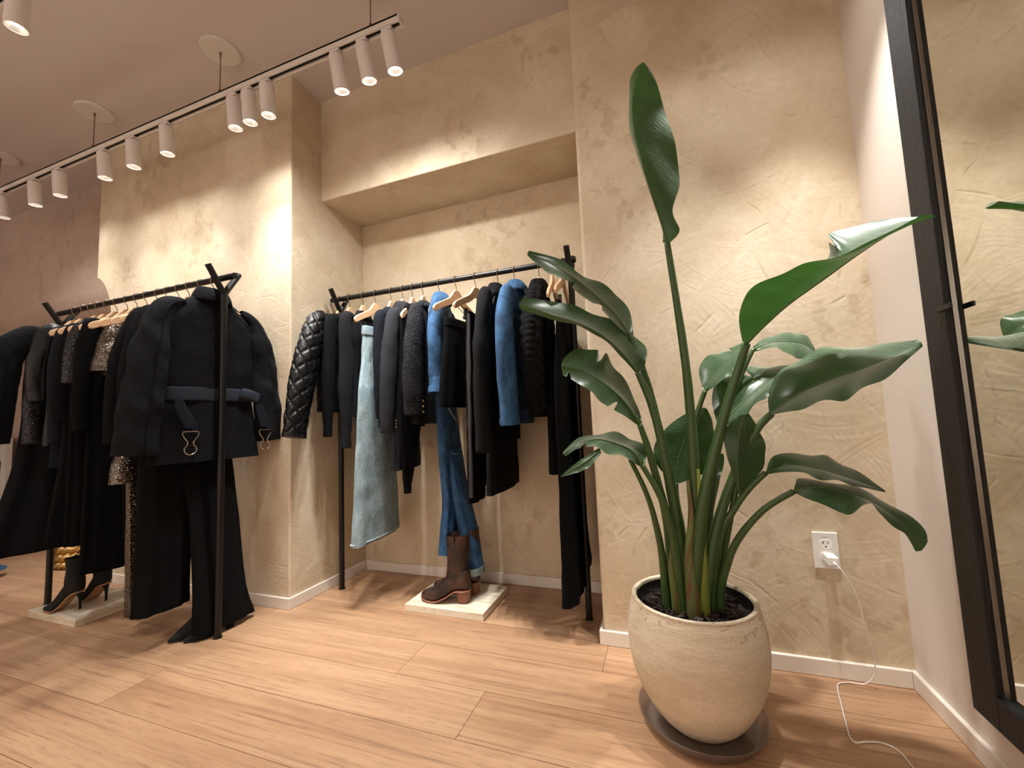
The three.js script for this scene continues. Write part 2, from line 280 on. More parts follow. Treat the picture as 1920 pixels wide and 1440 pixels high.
const lensMat = std({ color: 0xffffff, emissive: new THREE.Color(1, 0.95, 0.88), emissiveIntensity: 12, roughness: 0.4 });
const spotParts = (() => {                       // one head, hanging down from its joint at the origin
  const r = 0.0315, L = 0.14;
  const can = new THREE.LatheGeometry([[0, 0.0], [r - 0.003, 0.0], [r, -0.003], [r, -L], [r - 0.0025, -L], [r - 0.004, -L + 0.012]].map(p => new THREE.Vector2(...p)), 36);
  const refl = new THREE.LatheGeometry([[r - 0.0042, -L + 0.006], [0.019, -L + 0.02]].map(p => new THREE.Vector2(...p)), 36);
  const lens = new THREE.CircleGeometry(0.0205, 32).rotateX(Math.PI / 2).translate(0, -L + 0.0195, 0);
  return { can, refl, lens, L };
})();
const reflectorMat = std({ color: 0xf5f1ea, roughness: 0.22, metalness: 0.6 });
function spotlight(label, x, z, tiltBack, tiltSide = 0, cd = LAMP_CD, beam = BEAM, pen = 1, spill = 0) {
  const t = thing('track_spotlight', label, 'spotlight', 'white cylinder spotlights on the tracks', [x, 2.428, z]);
  obj('track_adapter', [rbox(0.05, 0.014, 0.03, 0.003, 0, 0.003, 0), cyl(0.006, 0.006, 0.02, 0, -0.008, 0, 12)], lampWhite, t);
  const h = obj('housing', spotParts.can, lampWhite, t); h.rotation.set(tiltBack, 0, tiltSide); h.position.y = -0.012;
  obj('reflector', spotParts.refl, reflectorMat, h); obj('lens', spotParts.lens, lensMat, h);
  const d = new THREE.Vector3(0, -1, 0).applyEuler(h.rotation);
  const L = new THREE.SpotLight(LAMP_COLOUR, cd, 0, beam, pen, 2);
  const p = new THREE.Vector3(x, 2.416, z).addScaledVector(d, spotParts.L - 0.006); L.position.copy(p);
  L.target.position.copy(p.clone().add(d)); L.castShadow = true; L.shadow.radius = 1.2; L.shadow.mapSize.set(1024, 1024);
  scene.add(L, L.target);
  if (spill) { const W = new THREE.SpotLight(LAMP_COLOUR, spill, 0, rad(80), 1, 2); W.position.copy(p); W.target.position.copy(L.target.position); W.castShadow = true; W.shadow.radius = 1.2; scene.add(W, W.target); }
}
const T = rad(1);
[[-1.199, 'nearest the left pier'], [-1.061, 'in the middle'], [-0.937, 'at the track end']].forEach(([x, w], i) => spotlight('tilted white spotlight of the right-hand trio, ' + w, x, -1.3, 14 * T, 2 * T * i, 8, rad(38), 1, 2.2));
[[-1.81, 'leftmost'], [-1.713, 'middle'], [-1.598, 'rightmost']].forEach(([x, w]) => spotlight('upright white spotlight in the close trio before the left pier, ' + w, x, -1.3, 5 * T, 0, 3.5, rad(37), 1, 0.7));
[[-2.295, 'white spotlight first on the track left of the close trio'], [-2.569, 'second white spotlight left of the close trio'], [-2.824, 'third white spotlight left of the close trio'], [-3.262, 'fourth white spotlight left of the close trio'], [-3.526, 'fifth white spotlight left of the close trio'], [-3.902, 'white spotlight cut by the left edge of the picture']].forEach(([x, l], i) => spotlight(l, x, -1.3, 4 * T, 0, i < 3 ? 3.9 : 3.3, rad(37), 1, 0.7));
spotlight('large near white spotlight in the top left corner', -2.016, -0.68, 0, -3 * T, 5, rad(44), 1);
[[-3.2, 'left'], [-1.35, 'right'], [-0.75, 'far right']].forEach(([x, w]) => spotlight('second-track white spotlight further ' + w + ' than the corner one, out of frame', x, -0.68, -2 * T, 0, 4, rad(44), 1));
spotlight('third-track white spotlight above the plant stem, out of frame', 0.13, -1.3, 2 * T, 0, 9, rad(30), 1, 0.5);
spotlight('third-track white spotlight above the wall outlet, out of frame', 0.475, -1.3, 3 * T, 0, 14, rad(30), 1, 0.4);
[[-5.2, 'leftmost'], [-3.4, 'second'], [-1.6, 'third'], [-0.2, 'rightmost']].forEach(([x, w]) => spotlight('fourth-track white spotlight behind the camera, ' + w, x, 1.3, -52 * T, 0, 34, rad(62), 1));

// ------------------------------------------------------------------ mirror on the right wall
{
  const y0 = 0.14, y1 = 2.3, z0 = -1.313, z1 = -0.3, xf = 0.632, w = 0.084;
  const t = thing('wall_mirror', 'tall mirror in a wide black frame on the right wall', 'mirror', null, [XR, y0, (z0 + z1) / 2]);
  const zc = (z0 + z1) / 2, hw = (z1 - z0) / 2, H = y1 - y0;
  const fr = phys({ color: 0x101013, roughness: 0.6, bumpMap: tex(128, 512, (u, v) => { const h = fbm(u * 60, v * 12, 60, 12, 61, 3); return [h, h, h]; }, false, 0.1, 0.4), bumpScale: 0.0015 });
  const bar = (cx, cy, cz, a, b, c) => metreUV(rbox(a, b, c, 0.002, cx, cy, cz));
  const d = XR - xf - 0.001;
  obj('frame_side', bar(-d / 2 - 0.001, H / 2, -hw + w / 2, d, H, w), fr, t);
  obj('frame_side', bar(-d / 2 - 0.001, H / 2, hw - w / 2, d, H, w), fr, t);
  obj('frame_bottom', bar(-d / 2 - 0.001, 0.036, 0, d, 0.072, 2 * hw - 2 * w), fr, t);
  obj('frame_top', bar(-d / 2 - 0.001, H - 0.036, 0, d, 0.072, 2 * hw - 2 * w), fr, t);
  obj('mirror_glass', box(-0.013, -0.008, 0.07, H - 0.07, -hw + w - 0.004, hw - w + 0.004), std({ color: 0xd9d8cf, metalness: 1, roughness: 0.015 }), t);
  obj('bead', [box(-0.0175, -0.0131, 0.0725, H - 0.0725, -hw + w + 0.0005, -hw + w + 0.0035), box(-0.0175, -0.0131, 0.0725, H - 0.0725, hw - w - 0.0035, hw - w - 0.0005)], std({ color: 0x8a8680, roughness: 0.2, metalness: 0.8 }), t);
  obj('clip', rbox(0.006, 0.012, 0.05, 0.002, -d - 0.0035, 1.065 - y0, -hw + w + 0.004), blackMetal, t);
}

// ------------------------------------------------------------------ clothes racks
function rack(label, x0, x1, z, bar, x0bar, x1bar) {
  const t = thing('clothes_rack', label, 'clothes rack', null, [(x0 + x1) / 2, 0, z]), c = (x0 + x1) / 2;
  obj('rail', rod([x0bar - c, bar, 0], [x1bar - c, bar, 0], 0.0135, 0.0135, 20), blackMetal, t);
  for (const x of [x0 - c, x1 - c]) {
    obj('post', tube([[x, 0.004, 0, 0.0135, 0.0135], [x, 0.7, 0, 0.0135, 0.0135], [x, 1.3, 0, 0.0135, 0.0135], [x, bar - 0.06, 0, 0.0135, 0.0135]], { N: 10, M: 18, wr: 0, capA: true, capB: true }), blackMetal, t);
    obj('foot', cyl(0.0155, 0.017, 0.004, x, 0.002, 0, 20), blackMetal, t);
    obj('prong', rod([x, bar - 0.075, 0], [x, bar + 0.04, 0.072], 0.0132), blackMetal, t);
    obj('prong', rod([x, bar - 0.075, 0], [x, bar + 0.035, -0.066], 0.0132), blackMetal, t);
  }
  return t;
}
const ZA = -1.80, YA = 1.553, ZB = -1.255, YB = 1.527;
rack('black metal clothes rack standing in the plaster niche', -1.64, -0.344, ZA, YA, -1.70, -0.318);
rack('black metal clothes rack standing in front of the left pier', -3.04, -1.787, ZB, YB, -3.075, -1.72);
rack('black metal clothes rack beyond the left edge of the picture', -5.2, -3.92, ZB, YB, -5.24, -3.88);

// wooden hanger: y = 0 at the top of its hump, arms along z
const hangerBody = (() => {
  const up = [[0, 0], [0.016, -0.003], [0.03, -0.014], [0.045, -0.033], [0.066, -0.05], [0.1, -0.066], [0.14, -0.083], [0.175, -0.1], [0.19, -0.11], [0.194, -0.12]];
  const lo = [[0.19, -0.13], [0.18, -0.13], [0.15, -0.115], [0.11, -0.098], [0.07, -0.083], [0.04, -0.066], [0.02, -0.052], [0, -0.047]];
  const s = new THREE.Shape(), right = [...up, ...lo], all = [...right, ...right.slice(1, -1).reverse().map(p => [-p[0], p[1]])];
  s.setFromPoints(all.map(p => new THREE.Vector2(p[0], p[1])));
  return metreUV(new THREE.ExtrudeGeometry(s, { depth: 0.007, bevelEnabled: true, bevelThickness: 0.003, bevelSize: 0.003, bevelSegments: 2 }).translate(0, 0, -0.0035).rotateY(-Math.PI / 2));
})();
const HUMP = 0.058;                              // from the rail's middle down to the hump
const hookGeo = wire([[0, 0, -0.0172], [0, 0.0098, -0.0145], [0, 0.0165, 0], [0, 0.0098, 0.0145], [0, -0.004, 0.0172], [0, -0.022, 0.012], [0, -0.034, 0.003], [0, -0.045, 0], [0, -0.06, 0]], 0.0018, 44, 7);
const clipGeo = mergeGeometries([rbox(0.016, 0.05, 0.014, 0.002, 0, 0.006, 0), rbox(0.024, 0.014, 0.017, 0.002, 0, -0.014, 0)].map(g => g.toNonIndexed()));
const hangers = [];
function hanger(x, zb, yb, turn, label, group, clips, len = clips ? 0.86 : 0.72) {
  const t = thing('wooden_hanger', label, 'hanger', group, [x, yb, zb], turn);
  obj('hook', hookGeo, hookMetal, t);
  const b = obj('body', hangerBody, hangerWood, t); b.position.y = -HUMP; b.scale.z = len;
  if (clips) {
    obj('clip_bar', [rod([0, -HUMP - 0.145, -clips - 0.02], [0, -HUMP - 0.145, clips + 0.02], 0.0016, 0.0016, 8), rod([0, -HUMP - 0.12, -0.15], [0, -HUMP - 0.145, -clips - 0.02], 0.0016, 0.0016, 8), rod([0, -HUMP - 0.12, 0.15], [0, -HUMP - 0.145, clips + 0.02], 0.0016, 0.0016, 8)], chrome, t);
    for (const s of [-1, 1]) { const c = obj('clip', clipGeo, blackMetal, t); c.position.set(0, -HUMP - 0.15, s * clips); }
  }
  return t;
}

// ------------------------------------------------------------------ garment builders (local x: thickness, z: width, y from the floor)
const rowsBody = (neckY, shY, sh, chest, waist, hem, hemY, th, thHem, cz = 0, czHem = cz) => [
  [neckY, 0.045, 0.02, cz], [neckY - 0.025, 0.075, 0.028, cz], [lerp(neckY, shY, 0.6), sh * 0.72, th * 0.8, cz], [shY, sh, th * 0.85, cz], [shY - 0.05, Math.max(chest, sh - 0.02), th, cz],
  [shY - 0.16, chest, th, cz], [lerp(shY - 0.16, hemY, 0.5), waist, lerp(th, thHem, 0.5), lerp(cz, czHem, 0.5)], [hemY + 0.01, hem, thHem, czHem], [hemY, hem, thHem, czHem]];
function garment(name, label, cat, group, x, zb, turn, hemY) { const t = thing(name, label, cat, group, [x, hemY, zb], turn); t.userData.y0 = hemY; return t; }
const put = (t, name, g, m) => obj(name, Array.isArray(g) ? g.map(q => q.translate(0, -t.userData.y0, 0)) : g.translate(0, -t.userData.y0, 0), m, t);
// collar band round the neck
const collarGeo = (y, w, th, h, cz = 0, flare = 0.012) => loft([[y + h, w * 0.82, th * 0.8, cz], [y + h * 1.04, w * 0.95, th, cz], [y + h * 0.5, w + flare * 0.6, th + flare, cz], [y, w + flare, th + flare * 1.3, cz], [y - 0.006, w + flare * 0.7, th + flare, cz]], { N: 14, M: 36, wr: 0.001, capT: false });

// ------------------------------------------------------------------ clothes on the niche rack
const GA = 'hangers on the niche rack', GB = 'hangers on the left rack';
const hangA = (x, turn, l, clips, len) => hanger(x, ZA, YA, turn, l, GA, clips, len), hangB = (x, turn, l, clips, len = 0.9) => hanger(x, ZB, YB, turn, l, GB, clips, len);
const quiltDisp = (size, depth) => (a, b) => { const u = (a + b) / size, v = (a - b) / size; const f = x => Math.abs(((x % 1) + 1) % 1 - 0.5) * 2; const e = Math.min(1 - f(u), 1 - f(v)); return depth * (sstep(0, 0.4, e) - 1) + depth * 0.25 * (fbm(a * 40, b * 40, 4096, 4096, 3, 2) - 0.5); };
function sleeve(path, mat, t, o = {}) { return put(t, 'sleeve', tube(path, { N: 48, M: 28, ...o }), mat); }

{ // 1 quilted leather jacket
  hangA(-1.645, 0.10, 'wooden hanger holding the quilted leather jacket at the left post', 0, 0.62);
  const t = garment('quilted_jacket', 'black diamond-quilted leather jacket at the left end of the niche rack', 'jacket', null, -1.645, ZA, 0.08, 0.93);
  put(t, 'body', loft(rowsBody(1.45, 1.375, 0.17, 0.17, 0.17, 0.17, 0.93, 0.034, 0.036), { N: 110, M: 120, disp: quiltDisp(0.075, 0.004), capB: true }), leather);
  const q = quiltDisp(0.075, 0.0055);
  const fs = sleeve([[0, 1.41, 0.10, 0.03, 0.03], [0.004, 1.385, 0.17, 0.045, 0.06], [0.01, 1.24, 0.235, 0.048, 0.072], [0.012, 1.06, 0.29, 0.046, 0.072], [0.012, 0.93, 0.315, 0.042, 0.066], [0.01, 0.812, 0.335, 0.038, 0.06]], leather, t, { N: 150, M: 110, disp: q, wr: 0.004, crease: 0.002 });
  obj('cuff', tube([[0.01, 0.822, 0.333, 0.041, 0.063], [0.01, 0.812, 0.335, 0.0415, 0.064], [0.01, 0.806, 0.336, 0.041, 0.063]], { N: 6, M: 40, wr: 0, capB: true }).translate(0, -0.93, 0), leather, fs);
  sleeve([[0, 1.40, -0.10, 0.03, 0.03], [0, 1.37, -0.17, 0.04, 0.05], [0, 1.15, -0.2, 0.04, 0.05], [0, 0.84, -0.2, 0.035, 0.045]], leather, t, { N: 80, M: 60, disp: q });
  put(t, 'collar', collarGeo(1.43, 0.055, 0.03, 0.03), leather);
}
function sweater(label, x, turn, o) {
  const t = garment('sweater', label, 'sweater', 'black knit sweaters', x, ZA, turn, o.hem), m = o.mat || blackCloth;
  put(t, 'body', loft(rowsBody(o.neck || 1.45, 1.38, 0.15, 0.145, 0.14, 0.145, o.hem, 0.026, 0.028), { seed: x * 10, fold: 0.005, k: 5, capB: true }), m);
  for (const s of [1, -1]) {
    const sl = sleeve([[0, 1.41, s * 0.1, 0.022, 0.02], [0, 1.385, s * 0.145, 0.028, 0.032], [0.003, 1.2, s * (o.dz - 0.012), 0.03, o.r * 1.15], [0.004, 1.0, s * o.dz, 0.028, o.r], [0.004, o.end + 0.06, s * o.dz, 0.022, o.r * 0.62], [0.004, o.end, s * o.dz, 0.02, o.r * 0.6]], m, t, { seed: x * 7 + s, crease: 0.002, capB: true });
    if (s > 0) obj('cuff', tube([[0.004, o.end + 0.035, s * o.dz, 0.0222, o.r * 0.66], [0.004, o.end - 0.001, s * o.dz, 0.0215, o.r * 0.64]], { N: 8, M: 24, wr: 0, capB: true, disp: (a) => 0.0006 * Math.sin(a * 1600) }).translate(0, -o.hem, 0), m, sl);
  }
  put(t, 'neckband', collarGeo(1.435, 0.05, 0.02, 0.022, 0, 0.006), m);
}
hangA(-1.574, 0.05, 'wooden hanger holding the thinner black sweater beside the quilted jacket', 0, 0.62);
sweater('thin black sweater hanging just right of the quilted leather jacket', -1.574, 0.05, { hem: 0.93, dz: 0.178, r: 0.03, end: 0.80 });
hangA(-1.484, 0.06, 'wooden hanger holding the longer black sweater left of the pale jeans', 0, 0.62);
sweater('black sweater with long sleeves hanging just left of the pale jeans', -1.484, 0.05, { hem: 0.90, dz: 0.15, r: 0.042, end: 0.742, mat: cloth([0.011, 0.011, 0.014]) });

function trousers(t, mat, o) {                       // waist ring, hip, two legs; each leg {c, w, t, rows}
  put(t, 'hip', loft([[o.top, o.w, o.th * 0.75, o.c || 0], [o.top - 0.04, o.w * 1.01, o.th * 0.85, o.c || 0], [o.top - 0.16, o.w * 1.1, o.th, o.c || 0], [o.top - 0.26, o.w * 1.16, o.th, o.c || 0]], { N: 24, M: 48, capT: false, seed: o.seed, wr: 0.004, fold: o.fold || 0.003 }), mat);
  for (const L of o.legs) put(t, 'leg', loft([[o.top - 0.1, L.w0 * 0.72, (L.t || o.th) * 0.45, L.c0 * 0.8, 0], [o.top - 0.27, L.w0, L.t || o.th, L.c0, (L.x || 0) * 0.6], ...L.rows.map(r => [r[0], r[1], r[2] || L.t || o.th, r[3], r[4] ?? L.x ?? 0])], { N: 60, M: 48, seed: L.seed || 3, fold: L.fold ?? 0.006, k: L.k || 5, capT: true, wr: 0.004 }), mat);
}
{ // pale wide-leg jeans hung by clips
  hangA(-1.403, 0.02, 'wooden clip hanger holding the pale blue jeans', 0.085);
  const t = garment('wide_leg_jeans', 'pale washed blue wide-leg jeans clipped to a hanger', 'jeans', null, -1.4, ZA, 0.06, 0.30);
  trousers(t, denimLight, { top: 1.345, w: 0.112, th: 0.028, c: 0.0, seed: 4, legs: [
    { c0: 0.03, w0: 0.12, x: 0.012, rows: [[1.0, 0.135, 0.03, 0.035], [0.75, 0.15, 0.034, 0.04], [0.5, 0.163, 0.038, 0.045], [0.305, 0.178, 0.042, 0.05], [0.30, 0.178, 0.042, 0.05]], seed: 5, fold: 0.007, k: 4 },
    { c0: -0.04, w0: 0.1, x: -0.028, rows: [[1.0, 0.12, 0.024, -0.05], [0.7, 0.135, 0.026, -0.06], [0.305, 0.15, 0.03, -0.07], [0.30, 0.15, 0.03, -0.07]], seed: 8 }] });
  const band = put(t, 'waistband', loft([[1.352, 0.11, 0.024], [1.35, 0.116, 0.03], [1.31, 0.118, 0.031], [1.305, 0.113, 0.026]], { N: 10, M: 48, capT: false, wr: 0.001 }), denimLight);
  for (const z of [0.07, 0.0, -0.06]) obj('belt_loop', rbox(0.004, 0.055, 0.01, 0.0015, 0.033, 1.328 - 0.30, z), denimLight, band);
  for (const w of [wire([[0.0345, 1.25, 0.02], [0.0365, 1.235, 0.05], [0.0345, 1.215, 0.085]], 0.0014, 20, 6), wire([[0.0355, 1.2, 0.0], [0.0375, 1.17, 0.03], [0.0365, 1.15, 0.07]], 0.0014, 16, 6)]) put(t, 'pocket', w, denimDark);
  for (const w of [wire(Array.from({ length: 24 }, (_, i) => { const a = i / 24 * 6.283; return [0.012 + 0.0435 * Math.sin(a), 0.302, 0.05 + 0.18 * Math.cos(a)]; }), 0.003, 80, 6, true)]) put(t, 'hem', w, stitch);
}
function topGarment(name, label, cat, x, turn, o, zb = ZA) {
  const t = garment(name, label, cat, o.group || null, x, zb, turn, o.hem), m = o.mat;
  const cz = o.cz || 0, neck = o.neck || 1.455, shY = o.shY || 1.375, sh = o.sh || 0.15;
  put(t, 'body', loft(rowsBody(neck, shY, sh, o.chest || 0.15, o.waist || 0.14, o.hemW || 0.16, o.hem, o.th || 0.028, o.thHem || 0.032, cz, o.czHem ?? cz), { N: o.N || 60, M: o.M || 56, seed: Math.abs(x * 11), fold: o.fold ?? 0.006, k: o.k || 5, disp: o.disp, capB: o.capB ?? true, wr: o.wr || 0.003 }), o.bodyMat || m);
  for (const [i, p] of (o.sleeves || []).entries()) {
    const s = sleeve(p, m, t, { seed: i + Math.abs(x * 5), crease: o.crease ?? 0.003, wr: o.wr || 0.0035, disp: o.sdisp, N: o.sN || 48, M: o.sM || 28, capB: o.cap ?? true });
    if (o.cuff && i === 0) { const a = p[p.length - 2], e = p[p.length - 1], k = o.cuff; const A = e.map((v, j) => lerp(v, a[j], k.t)); const g = (q, f) => [q[0], q[1], q[2], q[3] * f, q[4] * f]; obj('cuff', tube([g(A, 1.07), g(e.map((v, j) => lerp(A[j], v, 0.5)), 1.08), g([e[0], e[1] - 0.002, e[2], e[3], e[4]], 1.06)], { N: 10, M: 32, wr: 0.001 }).translate(0, -o.hem, 0), k.mat || m, s); }
  }
  if (o.collar) put(t, 'collar', collarGeo(o.collar.y ?? neck - 0.035, o.collar.w || 0.055, o.collar.th || 0.03, o.collar.h || 0.045, cz, o.collar.flare ?? 0.012), o.collar.mat || m);
  if (o.lapel) for (const s of [1, -1]) put(t, 'lapel', tube([[0.012, neck - 0.005, cz + s * 0.05, 0.006, 0.02], [0.03, neck - 0.1, cz + s * 0.055, 0.006, 0.032], [0.036, neck - 0.24, cz + s * 0.02, 0.005, 0.012], [0.036, neck - 0.3, cz + 0.005 * s, 0.004, 0.004]], { N: 16, M: 16, wr: 0.0008 }), o.bodyMat || m);
  return t;
}
const arm = (side, shZ, pts) => [[0, 1.405, side * (shZ - 0.055), 0.022, 0.02], ...pts.map(p => [p[3] || 0, p[0], side * p[1], p[4] || 0.032, p[2]])];
hangA(-1.304, 0.10, 'wooden hanger with an ink-blue jacket right of the pale jeans', 0, 0.62);
topGarment('light_jacket', 'slim ink-blue jacket between the pale jeans and the grey blazer', 'jacket', -1.304, 0.12, { mat: navyCloth, hem: 0.84, sh: 0.13, chest: 0.125, waist: 0.12, hemW: 0.13, th: 0.024, thHem: 0.026, collar: { h: 0.03 },
  sleeves: [arm(1, 0.13, [[1.375, 0.12, 0.032, 0, 0.026], [1.2, 0.122, 0.042, 0.002, 0.028], [1.0, 0.12, 0.04, 0.002, 0.026], [0.88, 0.112, 0.03, 0, 0.022]]), arm(-1, 0.13, [[1.37, 0.12, 0.03, 0, 0.026], [1.0, 0.125, 0.035, 0, 0.026], [0.9, 0.125, 0.03, 0, 0.024]])] });
hangA(-1.231, 0.10, 'wooden hanger with a dark grey blazer, seventh from the left post', 0, 0.62);
{
  const t = topGarment('blazer', 'dark grey blazer with stand collar and buttoned cuff in the niche', 'blazer', -1.231, 0.1, { mat: charcoal, hem: 0.64, sh: 0.15, chest: 0.14, waist: 0.12, hemW: 0.13, th: 0.026, collar: { h: 0.05, w: 0.056, th: 0.032, flare: 0.016 }, lapel: true,
    sleeves: [arm(1, 0.15, [[1.375, 0.115, 0.036, 0.004, 0.03], [1.2, 0.15, 0.05, 0.006, 0.034], [0.98, 0.175, 0.046, 0.006, 0.032], [0.81, 0.182, 0.036, 0.004, 0.028]]), arm(-1, 0.15, [[1.37, 0.13, 0.035], [1.1, 0.15, 0.045], [0.83, 0.15, 0.035]])] });
  for (const y of [0.835, 0.85, 0.865]) put(t, 'cuff_button', new THREE.SphereGeometry(0.0045, 10, 8).translate(0.034, y, 0.152), chrome);
}
{
  hangA(-1.172, 0.10, 'wooden hanger with the draped black blouse behind the grey blazer', 0, 0.62);
  topGarment('draped_blouse', 'long black draped blouse ending in a point between blazer and boucle jacket', 'blouse', -1.172, 0.05, { mat: blackDull, hem: 0.535, sh: 0.12, chest: 0.12, waist: 0.1, hemW: 0.02, czHem: 0.085, th: 0.02, thHem: 0.016, fold: 0.004, sleeves: [] });
}
{
  hangA(-1.109, 0.10, 'wooden hanger with the charcoal boucle jacket', 0, 0.62);
  const t = topGarment('boucle_jacket', 'charcoal boucle jacket with gold sleeve buttons in the niche', 'jacket', -1.1, 0.1, { mat: boucle, hem: 0.85, neck: 1.462, sh: 0.15, chest: 0.15, waist: 0.15, hemW: 0.155, th: 0.03, wr: 0.004, collar: { h: 0.022, w: 0.05 },
    sleeves: [arm(1, 0.15, [[1.385, 0.11, 0.04, 0.004, 0.034], [1.22, 0.15, 0.064, 0.01, 0.038], [1.05, 0.17, 0.066, 0.012, 0.038], [0.885, 0.168, 0.06, 0.012, 0.036]]), arm(-1, 0.15, [[1.37, 0.13, 0.04], [1.1, 0.15, 0.05], [0.9, 0.15, 0.045]])] });
  for (const y of [0.9, 0.925, 0.95]) put(t, 'sleeve_button', new THREE.SphereGeometry(0.006, 12, 10).translate(0.05, y, 0.148), gold);
}
{ // denim jumpsuit
  hangA(-1.015, 0.10, 'wooden hanger hidden in the collar of the blue denim jumpsuit', 0, 0.62);
  const t = topGarment('denim_jumpsuit', 'blue denim jumpsuit with rolled cuffs hanging down to the brown boots', 'jumpsuit', -1.005, 0.1, { mat: denimMid, hem: 0.13, neck: 1.475, sh: 0.13, chest: 0.125, waist: 0.1, hemW: 0.1, th: 0.028, N: 10, cap: false, cuff: { t: 0.5 },
    collar: { h: 0.048, w: 0.052, th: 0.03, flare: 0.014 },
    sleeves: [arm(1, 0.13, [[1.385, 0.085, 0.036, 0.006, 0.032], [1.25, 0.105, 0.05, 0.01, 0.036], [1.08, 0.105, 0.046, 0.012, 0.034], [1.04, 0.108, 0.044, 0.014, 0.034], [0.985, 0.115, 0.048, 0.016, 0.036]]), arm(-1, 0.13, [[1.37, 0.1, 0.035], [1.15, 0.12, 0.045], [1.0, 0.12, 0.04]])] });
  t.remove(t.children.find(c => c.name === 'body'));
  put(t, 'bodice', loft([[1.475, 0.045, 0.02], [1.45, 0.08, 0.026], [1.38, 0.13, 0.028], [1.25, 0.125, 0.03], [1.1, 0.11, 0.03, -0.01], [0.98, 0.092, 0.028, -0.03], [0.93, 0.1, 0.03, -0.04]], { N: 40, M: 48, seed: 4, fold: 0.004, capT: false }), denimMid);
  put(t, 'waistband', loft([[1.0, 0.091, 0.029, -0.025], [0.995, 0.097, 0.033, -0.026], [0.955, 0.1, 0.034, -0.032], [0.95, 0.095, 0.03, -0.033]], { N: 8, M: 44, capT: false, wr: 0.001 }), denimMid);
  put(t, 'leg', loft([[0.95, 0.095, 0.03, -0.025], [0.8, 0.1, 0.034, -0.035], [0.65, 0.1, 0.036, -0.05], [0.48, 0.09, 0.036, -0.065], [0.33, 0.083, 0.034, -0.03], [0.23, 0.085, 0.034, -0.02]], { N: 60, M: 44, seed: 6, fold: 0.008, k: 4, capT: true }), denimMid);
  const l2 = put(t, 'leg', loft([[0.95, 0.075, 0.026, -0.06, -0.004], [0.75, 0.08, 0.028, -0.07, 0.01], [0.5, 0.07, 0.034, -0.06, 0.05], [0.33, 0.066, 0.042, -0.05, 0.085], [0.15, 0.062, 0.05, -0.045, 0.105], [0.13, 0.062, 0.05, -0.045, 0.105]], { N: 50, M: 44, seed: 9, fold: 0.006, k: 4 }), denimMid);
  obj('turn_up', loft([[0.16, 0.064, 0.052, -0.045, 0.104], [0.158, 0.067, 0.055, -0.045, 0.104], [0.13, 0.067, 0.055, -0.045, 0.105], [0.126, 0.064, 0.052, -0.045, 0.105]], { N: 8, M: 44, capT: false }).translate(0, -0.13, 0), denimLight, l2);
  for (const w of [wire([[0.037, 0.93, 0.05], [0.043, 0.9, 0.02], [0.04, 0.86, -0.05]], 0.0014, 16, 5), wire([[0.037, 0.92, 0.045], [0.043, 0.888, 0.016], [0.04, 0.85, -0.052]], 0.0012, 16, 5), wire([[0.045, 0.7, 0.03], [0.047, 0.69, -0.03], [0.046, 0.69, -0.09]], 0.0014, 16, 5)]) put(t, 'seam_stitching', w, stitch);
  for (const y of [1.06, 1.02]) put(t, 'button', new THREE.SphereGeometry(0.005, 10, 8).translate(0.052, y, 0.09), hookMetal);
}
{
  hangA(-0.919, -0.22, 'wooden clip hanger with the short black skirt right of the jumpsuit', 0.08);
  const t = garment('black_skirt', 'short black skirt clipped to a hanger right of the denim jumpsuit', 'skirt', null, -0.915, ZA, -0.08, 0.93);
  put(t, 'skirt_panel', loft([[1.335, 0.11, 0.02], [1.29, 0.115, 0.026], [1.15, 0.14, 0.03], [0.935, 0.17, 0.032], [0.93, 0.17, 0.032]], { seed: 3, fold: 0.006, k: 6, capT: false }), blackDull);
  put(t, 'waistband', loft([[1.34, 0.112, 0.022], [1.335, 0.116, 0.026], [1.3, 0.118, 0.028]], { N: 6, M: 44, capT: false, wr: 0.001 }), blackCloth);
}
{
  hangA(-0.813, -0.22, 'wooden clip hanger with the black satin-striped trousers', 0.085);
  const t = garment('satin_stripe_trousers', 'black trousers with a satin side stripe clipped to a hanger', 'trousers', null, -0.81, ZA, 0.12, 0.52);
  trousers(t, blackDull, { top: 1.345, w: 0.115, th: 0.022, c: 0.03, seed: 7, legs: [{ c0: 0.07, w0: 0.1, rows: [[0.9, 0.095, 0.022, 0.09], [0.53, 0.09, 0.022, 0.1], [0.52, 0.09, 0.022, 0.1]], x: 0.0 }, { c0: -0.06, w0: 0.1, rows: [[0.9, 0.1, 0.022, -0.06], [0.57, 0.1, 0.022, -0.06], [0.56, 0.1, 0.022, -0.06]], x: -0.015 }] });
  put(t, 'satin_stripe', tube([[0.006, 1.33, 0.147, 0.008, 0.004], [0.006, 1.12, 0.168, 0.012, 0.006], [0.006, 0.85, 0.184, 0.012, 0.006], [0.006, 0.525, 0.19, 0.011, 0.006]], { N: 60, M: 14, wr: 0.001, crease: 0.002 }), phys({ color: 0x1d1d20, roughness: 0.4, side: THREE.DoubleSide }));
}
hangA(-0.695, 0.10, 'wooden hanger with the long black coat left of the denim jacket', 0, 0.62);
topGarment('long_coat', 'long black wool coat left of the denim jacket in the niche', 'coat', -0.705, 0.06, { mat: cloth([0.008, 0.008, 0.0085], { bumpMap: fuzz, bumpScale: 0.001 }), hem: 0.555, neck: 1.47, sh: 0.19, chest: 0.19, waist: 0.19, hemW: 0.215, th: 0.03, thHem: 0.034, collar: { h: 0.05, w: 0.06, th: 0.032 },
  sleeves: [arm(1, 0.18, [[1.385, 0.185, 0.036, 0.004, 0.03], [1.2, 0.235, 0.05, 0.006, 0.034], [1.0, 0.255, 0.048, 0.006, 0.034], [0.72, 0.255, 0.044, 0.004, 0.032]]), arm(-1, 0.18, [[1.37, 0.16, 0.035], [1.1, 0.19, 0.045], [0.75, 0.19, 0.04]])] });
